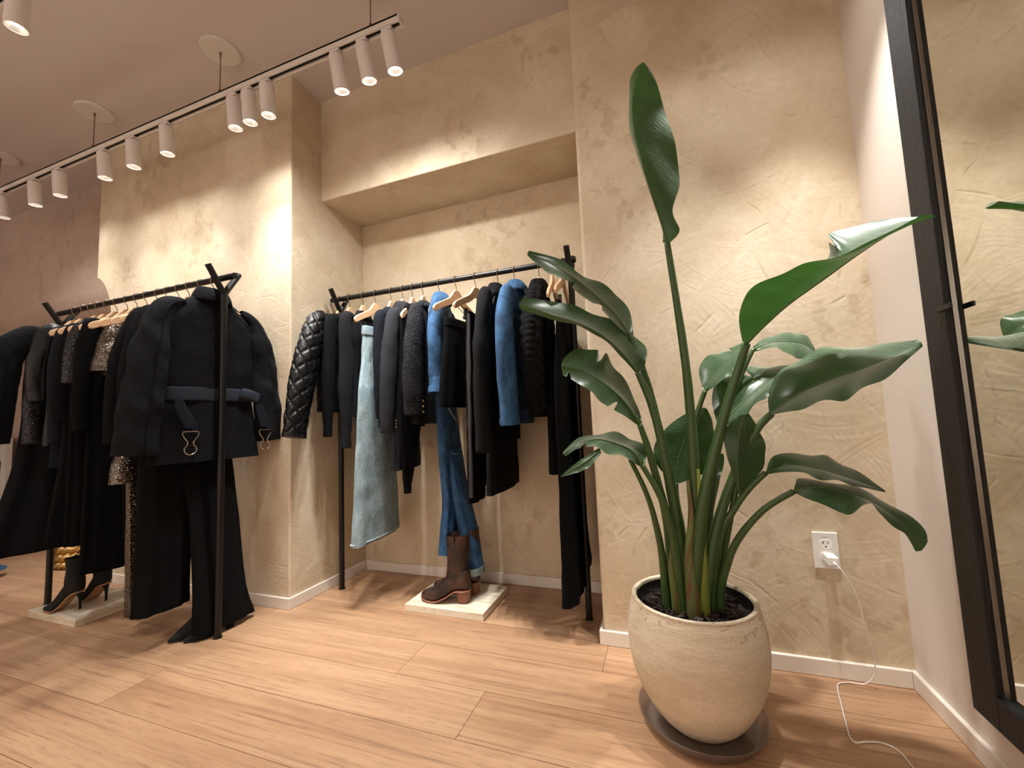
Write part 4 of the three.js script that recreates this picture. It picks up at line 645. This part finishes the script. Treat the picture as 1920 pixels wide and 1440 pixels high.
// ------------------------------------------------------------------ potted bird-of-paradise plant
const LEAVES = {"tall":[[[0.036,1.355,-1.28],[0.039,1.443,-1.32],[0.019,1.534,-1.34],[-0.013,1.655,-1.35],[-0.032,1.77,-1.35],[-0.036,1.855,-1.33],[-0.026,1.902,-1.3],[-0.008,1.921,-1.275],[0.013,1.922,-1.26]],[[0.047,1.353,-1.28],[0.036,1.411,-1.27],[0.015,1.501,-1.265],[-0.006,1.605,-1.26],[-0.021,1.703,-1.26],[-0.022,1.79,-1.26],[-0.009,1.852,-1.26],[0.005,1.89,-1.26],[0.018,1.922,-1.26]],[[0.055,1.35,-1.28],[0.084,1.379,-1.27],[0.069,1.442,-1.27],[0.096,1.529,-1.28],[0.093,1.631,-1.29],[0.076,1.738,-1.29],[0.06,1.822,-1.28],[0.043,1.881,-1.27],[0.022,1.919,-1.26]]],
"upper":[[[0.218,1.035,-1.26],[0.205,1.101,-1.19],[0.241,1.155,-1.14],[0.319,1.179,-1.13],[0.394,1.193,-1.13],[0.484,1.225,-1.15],[0.587,1.274,-1.165]],[[0.23,1.028,-1.27],[0.27,1.068,-1.25],[0.327,1.116,-1.23],[0.406,1.168,-1.21],[0.479,1.216,-1.19],[0.549,1.253,-1.18],[0.607,1.264,-1.17]],[[0.243,1.036,-1.3],[0.311,1.138,-1.34],[0.385,1.206,-1.33],[0.448,1.255,-1.31],[0.461,1.311,-1.3],[0.542,1.305,-1.25],[0.605,1.267,-1.17]]],
"glossy":[[[0.276,0.841,-1.31],[0.289,0.907,-1.34],[0.344,0.968,-1.36],[0.426,1.006,-1.36],[0.531,1.006,-1.35],[0.606,1.004,-1.29]],[[0.281,0.838,-1.3],[0.329,0.88,-1.27],[0.396,0.912,-1.25],[0.476,0.94,-1.25],[0.548,0.968,-1.265],[0.607,0.994,-1.28]],[[0.274,0.832,-1.28],[0.308,0.843,-1.2],[0.357,0.86,-1.14],[0.41,0.874,-1.13],[0.491,0.916,-1.17],[0.608,0.985,-1.28]]],
"rearsmall":[[[0.122,0.916,-1.38],[0.119,0.97,-1.43],[0.135,1.016,-1.45],[0.178,1.032,-1.45],[0.223,1.047,-1.44],[0.261,1.06,-1.42]],[[0.127,0.911,-1.38],[0.155,0.951,-1.39],[0.187,0.987,-1.4],[0.217,1.017,-1.41],[0.242,1.042,-1.42],[0.264,1.06,-1.42]],[[0.133,0.909,-1.38],[0.161,0.929,-1.36],[0.195,0.955,-1.36],[0.221,0.982,-1.37],[0.244,1.018,-1.39],[0.265,1.056,-1.42]]],
"rearright":[[[0.269,1.036,-1.4],[0.319,1.069,-1.45],[0.391,1.078,-1.47],[0.431,1.06,-1.47],[0.442,1.011,-1.45]],[[0.269,1.028,-1.4],[0.32,1.046,-1.42],[0.371,1.047,-1.43],[0.411,1.035,-1.44],[0.442,1.008,-1.45]],[[0.273,1.021,-1.4],[0.324,1.025,-1.38],[0.361,0.996,-1.38],[0.401,0.989,-1.4],[0.44,1.003,-1.45]]],
"darkcenter":[[[0.151,0.81,-1.36],[0.148,0.892,-1.42],[0.184,0.957,-1.46],[0.26,0.98,-1.47],[0.333,0.979,-1.47],[0.384,0.976,-1.44]],[[0.161,0.805,-1.36],[0.2,0.848,-1.36],[0.247,0.889,-1.37],[0.295,0.929,-1.39],[0.338,0.955,-1.41],[0.384,0.969,-1.43]],[[0.168,0.804,-1.36],[0.209,0.823,-1.32],[0.247,0.863,-1.31],[0.29,0.891,-1.33],[0.336,0.914,-1.36],[0.379,0.949,-1.42]]],
"centerleft":[[[0.017,0.638,-1.36],[-0.032,0.709,-1.34],[-0.01,0.784,-1.35],[0.062,0.841,-1.38],[0.122,0.861,-1.4]],[[0.024,0.635,-1.36],[0.037,0.706,-1.37],[0.063,0.772,-1.38],[0.098,0.82,-1.39],[0.127,0.859,-1.4]],[[0.032,0.635,-1.36],[0.111,0.665,-1.4],[0.145,0.735,-1.42],[0.146,0.809,-1.42],[0.131,0.856,-1.4]]],
"centerright":[[[0.201,0.836,-1.28],[0.157,0.794,-1.27],[0.156,0.734,-1.26],[0.17,0.669,-1.265],[0.18,0.617,-1.27]],[[0.21,0.835,-1.28],[0.191,0.783,-1.26],[0.182,0.727,-1.255],[0.18,0.67,-1.26],[0.182,0.616,-1.27]],[[0.222,0.839,-1.28],[0.249,0.784,-1.3],[0.257,0.717,-1.3],[0.221,0.659,-1.285],[0.185,0.618,-1.27]]],
"darksliver":[[[0.102,0.548,-1.4],[0.102,0.631,-1.41],[0.135,0.686,-1.43],[0.161,0.717,-1.44]],[[0.114,0.546,-1.4],[0.126,0.625,-1.42],[0.149,0.677,-1.43],[0.165,0.717,-1.44]],[[0.126,0.549,-1.4],[0.151,0.64,-1.41],[0.168,0.686,-1.43],[0.171,0.714,-1.44]]],
"rightmiddle":[[[0.25,0.684,-1.28],[0.275,0.723,-1.29],[0.36,0.726,-1.3],[0.404,0.713,-1.295],[0.451,0.682,-1.27],[0.485,0.645,-1.24]],[[0.247,0.681,-1.27],[0.295,0.703,-1.24],[0.346,0.699,-1.22],[0.397,0.681,-1.22],[0.445,0.661,-1.23],[0.486,0.643,-1.24]],[[0.25,0.677,-1.27],[0.293,0.695,-1.19],[0.327,0.684,-1.16],[0.37,0.676,-1.16],[0.429,0.657,-1.2],[0.485,0.64,-1.24]]],
"rightlower":[[[0.31,0.656,-1.26],[0.328,0.663,-1.29],[0.394,0.657,-1.28],[0.457,0.637,-1.26],[0.508,0.6,-1.23],[0.536,0.568,-1.21],[0.536,0.541,-1.2]],[[0.3,0.639,-1.24],[0.333,0.655,-1.22],[0.381,0.649,-1.2],[0.433,0.63,-1.19],[0.48,0.593,-1.19],[0.507,0.56,-1.19],[0.523,0.52,-1.2]],[[0.301,0.635,-1.24],[0.318,0.63,-1.16],[0.37,0.611,-1.13],[0.413,0.628,-1.14],[0.464,0.579,-1.16],[0.491,0.556,-1.18],[0.512,0.518,-1.2]]],
"lefttop":[[[-0.066,1.091,-1.3],[-0.077,1.177,-1.36],[-0.124,1.257,-1.37],[-0.204,1.306,-1.34],[-0.28,1.359,-1.28],[-0.362,1.38,-1.22]],[[-0.074,1.088,-1.3],[-0.119,1.164,-1.3],[-0.178,1.231,-1.28],[-0.244,1.295,-1.26],[-0.306,1.339,-1.24],[-0.368,1.372,-1.22]],[[-0.079,1.085,-1.3],[-0.13,1.141,-1.25],[-0.195,1.207,-1.22],[-0.276,1.273,-1.19],[-0.324,1.314,-1.2],[-0.368,1.365,-1.22]]],
"leftlong":[[[-0.04,0.979,-1.26],[-0.036,1.058,-1.32],[-0.108,1.129,-1.3],[-0.197,1.175,-1.26],[-0.283,1.199,-1.2],[-0.364,1.206,-1.14]],[[-0.059,0.971,-1.26],[-0.095,1.025,-1.23],[-0.146,1.078,-1.2],[-0.204,1.115,-1.17],[-0.281,1.147,-1.15],[-0.375,1.186,-1.13]],[[-0.065,0.97,-1.26],[-0.104,1.023,-1.26],[-0.158,1.082,-1.24],[-0.221,1.119,-1.21],[-0.297,1.143,-1.18],[-0.373,1.172,-1.14]]],
"lefttorn":[[[-0.055,0.824,-1.24],[-0.072,0.888,-1.29],[-0.117,0.98,-1.3],[-0.156,1.04,-1.28],[-0.223,1.053,-1.23],[-0.261,1.021,-1.18]],[[-0.062,0.819,-1.24],[-0.087,0.868,-1.22],[-0.118,0.91,-1.2],[-0.169,0.956,-1.18],[-0.211,0.981,-1.17],[-0.264,0.997,-1.16]],[[-0.069,0.818,-1.24],[-0.107,0.852,-1.19],[-0.146,0.877,-1.16],[-0.174,0.91,-1.14],[-0.22,0.946,-1.14],[-0.257,0.967,-1.15]]],
"leftlower":[[[-0.053,0.713,-1.22],[-0.051,0.75,-1.27],[-0.096,0.782,-1.28],[-0.163,0.798,-1.26],[-0.232,0.786,-1.2],[-0.268,0.752,-1.14]],[[-0.062,0.707,-1.22],[-0.087,0.748,-1.2],[-0.124,0.771,-1.17],[-0.171,0.785,-1.15],[-0.221,0.775,-1.14],[-0.264,0.747,-1.13]],[[-0.071,0.704,-1.22],[-0.101,0.737,-1.15],[-0.138,0.748,-1.12],[-0.178,0.768,-1.11],[-0.223,0.762,-1.12],[-0.258,0.741,-1.13]]],
"leftstrip":[[[-0.16,0.767,-1.12],[-0.208,0.737,-1.11],[-0.24,0.715,-1.105],[-0.267,0.692,-1.1]],[[-0.16,0.757,-1.115],[-0.198,0.73,-1.1],[-0.232,0.71,-1.1],[-0.269,0.69,-1.1]],[[-0.156,0.752,-1.11],[-0.183,0.72,-1.09],[-0.22,0.703,-1.09],[-0.266,0.69,-1.1]]]};
const STEMS = [[[[0.058,0.318,-1.3],[0.069,0.539,-1.29],[0.076,0.777,-1.285],[0.073,0.991,-1.28],[0.061,1.181,-1.28],[0.048,1.353,-1.28]],0.019,0.0085,0],
[[[0.046,0.332,-1.27],[0.088,0.589,-1.265],[0.132,0.748,-1.265],[0.184,0.906,-1.27],[0.23,1.028,-1.27]],0.021,0.01,0],
[[[0.076,0.339,-1.28],[0.122,0.535,-1.285],[0.188,0.699,-1.29],[0.241,0.794,-1.295],[0.28,0.835,-1.3]],0.017,0.009,0],
[[[0.041,0.322,-1.32],[0.022,0.56,-1.32],[-0.002,0.746,-1.31],[-0.034,0.938,-1.305],[-0.074,1.088,-1.3]],0.016,0.008,0],
[[[0.03,0.329,-1.28],[0.019,0.532,-1.28],[-0.003,0.734,-1.27],[-0.027,0.873,-1.265],[-0.059,0.971,-1.26]],0.018,0.009,0],
[[[-0.005,0.336,-1.31],[-0.006,0.528,-1.29],[-0.026,0.66,-1.26],[-0.045,0.752,-1.25],[-0.062,0.819,-1.24]],0.015,0.008,0],
[[[0.017,0.343,-1.27],[0.005,0.503,-1.25],[-0.018,0.614,-1.23],[-0.062,0.707,-1.22]],0.013,0.007,0],
[[[-0.024,0.349,-1.29],[-0.03,0.48,-1.27],[-0.052,0.612,-1.24],[-0.092,0.723,-1.21]],0.012,0.006,0],
[[[0.096,0.343,-1.3],[0.127,0.506,-1.29],[0.166,0.581,-1.28],[0.206,0.64,-1.27],[0.247,0.681,-1.27]],0.012,0.007,0],
[[[0.117,0.337,-1.31],[0.13,0.406,-1.29],[0.165,0.499,-1.27],[0.228,0.586,-1.25],[0.3,0.639,-1.24]],0.013,0.007,0],
[[[0.112,0.337,-1.33],[0.145,0.494,-1.31],[0.172,0.615,-1.29],[0.198,0.731,-1.28],[0.21,0.835,-1.28]],0.01,0.006,0],
[[[0.038,0.326,-1.34],[0.033,0.492,-1.35],[0.025,0.583,-1.36],[0.025,0.638,-1.36]],0.011,0.007,0],
[[[0.067,0.325,-1.35],[0.072,0.551,-1.37],[0.081,0.724,-1.38],[0.097,0.828,-1.38],[0.127,0.911,-1.38]],0.012,0.007,0],
[[[0.077,0.328,-1.36],[0.114,0.552,-1.37],[0.156,0.771,-1.37],[0.222,0.934,-1.39],[0.269,1.028,-1.4]],0.011,0.006,0],
[[[0.07,0.332,-1.34],[0.099,0.556,-1.35],[0.134,0.709,-1.36],[0.161,0.805,-1.36]],0.011,0.007,0],
[[[0.06,0.312,-1.38],[0.092,0.453,-1.39],[0.114,0.546,-1.4]],0.009,0.006,0],
[[[0.071,0.348,-1.27],[0.079,0.503,-1.265],[0.082,0.617,-1.268],[0.084,0.689,-1.275]],0.017,0.004,1],
[[[0.045,0.342,-1.255],[0.043,0.461,-1.255],[0.056,0.56,-1.262],[0.055,0.66,-1.27]],0.018,0.004,2],
[[[0.003,0.341,-1.27],[-0.005,0.425,-1.265],[0.006,0.512,-1.27]],0.014,0.003,2]];

{
  const CX = 0.045, CZ = -1.305;
  // clear saucer
  const sc = thing('plant_saucer', 'clear plastic saucer under the plant pot', 'saucer', null, [CX, 0, CZ]);
  const prof = [[0, 0.0025], [0.06, 0.0025], [0.064, 0.005], [0.068, 0.0025], [0.095, 0.0025], [0.099, 0.005], [0.103, 0.0025], [0.13, 0.0025], [0.143, 0.006], [0.158, 0.03], [0.163, 0.0345], [0.1655, 0.0335], [0.161, 0.029], [0.147, 0.003], [0.135, 0.0], [0, 0.0]];
  obj('dish', new THREE.LatheGeometry(prof.map(p => new THREE.Vector2(...p)), 72), phys({ color: 0xd6cec8, transmission: 0.86, roughness: 0.1, thickness: 0, ior: 1.5, clearcoat: 1, clearcoatRoughness: 0.03 }), sc);

  const t = thing('potted_plant', 'tall bird-of-paradise plant in a rounded cream stone pot', 'potted plant', null, [CX, 0.0035, CZ]);
  const loc = (p) => [p[0] - CX, p[1] - 0.0035, p[2] - CZ];
  const potMat = std({ roughness: 0.62, bumpMap: tex(512, 512, (u, v) => { const h = fbm(u * 24, v * 70, 24, 70, 44, 3); return [h, h, h]; }, false, 0.5, 0.5), bumpScale: 0.0005,
    map: tex(1024, 512, (u, v) => { const b = fbm(u * 12, v * 30, 12, 30, 15, 4), f = fbm(u * 150, v * 180, 70, 180, 25, 2); let c = mixc(S(0xd8cab2), S(0xcfc0a6), sstep(0.3, 0.7, b)); const w = u + 0.02 * (fbm(u * 20, v * 20, 20, 20, 3, 2) - 0.5); const pit = sstep(0.68, 0.73, fbm(w * 80, v * 95, 80, 95, 35, 2)) * sstep(0.45, 0.6, fbm(u * 7, v * 7, 7, 7, 36, 2)) * sstep(0.45, 0.7, v) * sstep(0.96, 0.88, v); c = mixc(c, S(0x7c6a54), 0.75 * pit); return mulc(c, 0.96 + 0.08 * f); }, true, 1, 1) });
  const outer = [[0.0, 0.0], [0.075, 0.0], [0.09, 0.006], [0.115, 0.03], [0.142, 0.07], [0.165, 0.12], [0.177, 0.17], [0.181, 0.215], [0.179, 0.255], [0.171, 0.297], [0.1645, 0.322], [0.164, 0.328], [0.1625, 0.331], [0.158, 0.3315], [0.1525, 0.33], [0.151, 0.326], [0.1508, 0.322]];
  obj('pot', new THREE.LatheGeometry(new THREE.SplineCurve(outer.map(p => new THREE.Vector2(...p))).getPoints(90), 96), potMat, t);
  obj('liner', new THREE.LatheGeometry([[0.1505, 0.3225], [0.149, 0.319], [0.147, 0.26], [0.0, 0.255]].map(p => new THREE.Vector2(...p)), 72), std({ color: 0x0e0c0b, roughness: 0.4, side: THREE.DoubleSide }), t);
  { // soil with bark chips
    const N = 26, M = 60, P = [], UV = [];
    for (let i = 0; i <= N; i++) for (let j = 0; j <= M; j++) { const r = 0.1475 * i / N, a = (j % M) / M * 6.283, x = r * Math.cos(a), z = r * Math.sin(a); P.push([x, 0.28 + 0.02 * fbm(x * 40 + 20, z * 40 + 20, 4096, 4096, 5, 3), z]); UV.push([x, z]); }
    const soilMat = std({ roughness: 0.95, map: tex(256, 256, (u, v) => mulc(mixc(S(0x120c08), S(0x2c1f17), fbm(u * 40, v * 40, 40, 40, 6, 3)), 1), true, 0.15, 0.15), side: THREE.DoubleSide });
    const soil = obj('soil', gridGeo(P, UV, N + 1, M + 1, false, false, false), soilMat, t);
    const R = rng(5), chips = []; for (let i = 0; i < 260; i++) { const r = 0.14 * Math.sqrt(R()), a = R() * 6.283; const g = new THREE.BoxGeometry(0.012 + 0.012 * R(), 0.004, 0.005 + 0.004 * R()); g.rotateX((R() - 0.5) * 1.2); g.rotateZ((R() - 0.5) * 1.2); g.rotateY(R() * 6.28); g.translate(r * Math.cos(a), 0.298 + 0.004 * R(), r * Math.sin(a)); chips.push(g); }
    const c = obj('bark_chips', chips, std({ color: 0x2a1b13, roughness: 0.75 }), soil); c.userData.kind = 'stuff';
  }
  const veins = (base, dk, lt, seed) => {
    const f = (u, v) => { const q = (u * 60 + v * 4.5); const l = Math.pow(0.5 + 0.5 * Math.cos(q * 6.283), 6), n = fbm(u * 14, v * 3, 14, 3, seed, 3), m = fbm(u * 160, v * 8, 160, 8, seed + 3, 2); return { l, n, m }; };
    const map = tex(1024, 128, (u, v) => { const p = f(u, v); return mixc(mixc(S(dk), S(base), p.n), S(lt), 0.12 * p.l + 0.2 * (p.m - 0.4)); }, true, 0.5, 0.14);
    const bump = tex(1024, 128, (u, v) => { const p = f(u, v), h = 0.5 - 0.16 * p.l + 0.35 * (p.m - 0.5); return [h, h, h]; }, false, 0.5, 0.14);
    return { map, bumpMap: bump };
  };
  const leafGreen = phys({ ...veins(0x2f5a1d, 0x214714, 0x4a7a30, 8), bumpScale: 0.0024, roughness: 0.95, clearcoat: 0.7, clearcoatRoughness: 0.28, side: THREE.DoubleSide, transmission: 0.38, thickness: 0 });
  const ribMat = phys({ color: 0x465c30, roughness: 0.5 });
  const NOTCH = { lefttop: [[1, 0.52, 0.8, 0.035], [1, 0.3, 0.7, 0.03]], lefttorn: [[1, 0.33, 0.75, 0.04], [-1, 0.62, 0.5, 0.03], [1, 0.9, 0.6, 0.03]], upper: [[1, 0.6, 0.4, 0.02]], rightlower: [[1, 0.52, 0.5, 0.03]], leftlower: [[1, 0.72, 0.8, 0.04]], darkcenter: [[-1, 0.55, 0.6, 0.03]], rearsmall: [[-1, 0.7, 0.6, 0.04]] };  // torn slits: half, place, depth, width
  let li = 0;
  for (const [name, [A, R, B]] of Object.entries(LEAVES)) {
    li++; const N = 90, K = 9, P = [], UV = []; let s = 0, prev = null; const rib = [];
    for (let i = 0; i <= N; i++) {
      const u = i / N, r = V(catmull(R, u)), r2 = V(catmull(R, Math.min(1, u + 0.02))), r0 = V(catmull(R, Math.max(0, u - 0.02))), tan = r2.sub(r0).normalize();
      if (prev) s += r.distanceTo(prev); prev = r.clone(); rib.push(r.clone());
      const row = (E, sgn) => { const e = V(catmull(E, u)), side = e.clone().sub(r), w = side.length(), nrm = new THREE.Vector3().crossVectors(tan, side).normalize().multiplyScalar(sgn); return { e, w, nrm }; };
      const a = row(A, 1), b = row(B, -1);
      for (let j = -K; j <= K; j++) {
        const q = Math.abs(j) / K, h = j < 0 ? a : b; const p = r.clone().lerp(h.e, q);
        const nz = NOTCH[name] ? NOTCH[name].filter(n => n[0] * j > 0).reduce((m, n) => Math.max(m, n[2] * Math.max(0, 1 - Math.abs(u - n[1]) / n[3])), 0) : 0; if (nz) p.lerp(r, nz * q);
        const arch = h.w * 0.1 * 4 * q * (1 - q) * 0.5, rip = h.w * 0.05 * q * q * Math.sin(u * 22 + li * 2 + (j < 0 ? 1 : 0)) * Math.sin(Math.PI * u);
        if (j !== 0) p.addScaledVector(h.nrm, arch + rip);
        P.push(loc([p.x, p.y, p.z])); UV.push([s + q * h.w * 0.35, j / K * h.w]);
      }
    }
    const leaf = obj('leaf', gridGeo(P, UV, N + 1, 2 * K + 1, false, false, false), leafGreen, t);
    const L = s; obj('midrib', tube(rib.filter((_, i) => i % 4 === 0).map((p, i, arr) => { const q = loc([p.x, p.y, p.z]), r = lerp(0.0034, 0.0006, i / (arr.length - 1)) * Math.min(1, L / 0.3 + 0.35); return [...q, r, r]; }), { N: 40, M: 8, wr: 0 }), ribMat, leaf);
  }
  const stemMats = [phys({ roughness: 0.45, map: tex(64, 256, (u, v) => mulc(mixc(S(0x44602f), S(0x31491f), fbm(u * 20, v * 3, 20, 3, 3, 3)), 1), true, 0.06, 0.5) }),
    phys({ color: 0x74802f, roughness: 0.5 }), phys({ roughness: 0.6, map: tex(64, 256, (u, v) => mixc(S(0x5f6a35), S(0x6b4328), sstep(0.5, 0.75, fbm(u * 9, v * 3, 9, 3, 9, 3))), true, 0.06, 0.3) })];
  for (const [pts, r0, r1, k] of STEMS) {
    const n = pts.length - 1, path = pts.map((p, i) => { const q = loc(p), f = i / n, r = lerp(r0, r1, Math.pow(f, 0.75)); return [...q, r, k ? r * 0.8 : r]; });
    const b = path[0]; path.unshift([b[0] * 0.97, 0.262, b[2], b[3], b[4]]);
    obj(k ? 'leaf_sheath' : 'stem', tube(path, { N: 48, M: 18, wr: 0.001, capB: true }), stemMats[k], t);
  }
}

// ------------------------------------------------------------------ wall outlet, charger and cord
{
  const z = ZR, t = thing('wall_outlet', 'white double wall outlet on the plaster behind the plant', 'outlet', null, [0.4655, 0.388, z]);
  obj('cover_plate', rbox(0.0705, 0.1145, 0.007, 0.0032, 0, 0, 0.0035, 4), whitePlastic, t);
  const black = std({ color: 0x0c0c0c, roughness: 0.7 });
  for (const y of [0.02, -0.02]) {
    const s = new THREE.Shape(); const r = 0.0172; s.absarc(0, 0, r, -0.95 + Math.PI / 2 - Math.PI / 2, 0.95, false); s.absarc(0, 0, r, Math.PI - 0.95, Math.PI + 0.95, false); s.closePath();
    const f = obj('receptacle', new THREE.ExtrudeGeometry(s, { depth: 0.0012, bevelEnabled: true, bevelThickness: 0.0006, bevelSize: 0.0006, bevelSegments: 2, curveSegments: 16 }).translate(0, y, 0.0068), whitePlastic, t);
    obj('slot', [box(-0.0072, -0.0054, y + 0.001, y + 0.009, 0.0084, 0.0089), box(-0.0102, -0.0054, y + 0.0042, y + 0.0058, 0.0084, 0.0089), box(0.0054, 0.0072, y + 0.001, y + 0.009, 0.0084, 0.0089), new THREE.CylinderGeometry(0.0025, 0.0025, 0.0006, 14).rotateX(Math.PI / 2).translate(0, y - 0.0075, 0.0087)], black, f);
  }
  obj('screw', new THREE.CylinderGeometry(0.003, 0.003, 0.0012, 14).rotateX(Math.PI / 2).translate(0, 0, 0.0075), whitePlastic, t);
  obj('printed_marking', box(-0.009, 0.009, 0.0405, 0.0418, 0.0069, 0.0072), std({ color: 0x8c8a86, roughness: 0.8 }), t);
  const c = thing('phone_charger', 'white plug-in charger and cord in the lower socket', 'charger', null, [0.467, 0.366, z + 0.0088]);
  const zo = z + 0.0088, W = (p) => [p[0] - 0.467, p[1] - 0.366, p[2] - zo];
  obj('plug_body', rbox(0.029, 0.028, 0.045, 0.004, 0.002, 0.002, 0.0225, 4), std({ color: 0xf3f1ec, roughness: 0.3 }), c);
  obj('cable_end', rod([0.003, -0.001, 0.044], [0.004, -0.003, 0.06], 0.0034, 0.0026), whitePlastic, c);
  obj('cord', wire([[0.471, 0.363, -1.561], [0.478, 0.355, -1.553], [0.497, 0.315, -1.55], [0.512, 0.27, -1.553], [0.526, 0.19, -1.56], [0.545, 0.11, -1.58], [0.549, 0.075, -1.588], [0.544, 0.035, -1.592], [0.52, 0.007, -1.597], [0.485, 0.0035, -1.6], [0.452, 0.0035, -1.585], [0.438, 0.0035, -1.55], [0.424, 0.0035, -1.485], [0.408, 0.0035, -1.41], [0.396, 0.0035, -1.34], [0.400, 0.006, -1.325], [0.425, 0.004, -1.338], [0.465, 0.0035, -1.346], [0.487, 0.0035, -1.33], [0.493, 0.0035, -1.29], [0.497, 0.0035, -1.2], [0.47, 0.0035, -1.05], [0.42, 0.0035, -0.95]].map(W), 0.0017, 260, 8), whitePlastic, c);
}

renderer.render(scene, camera);
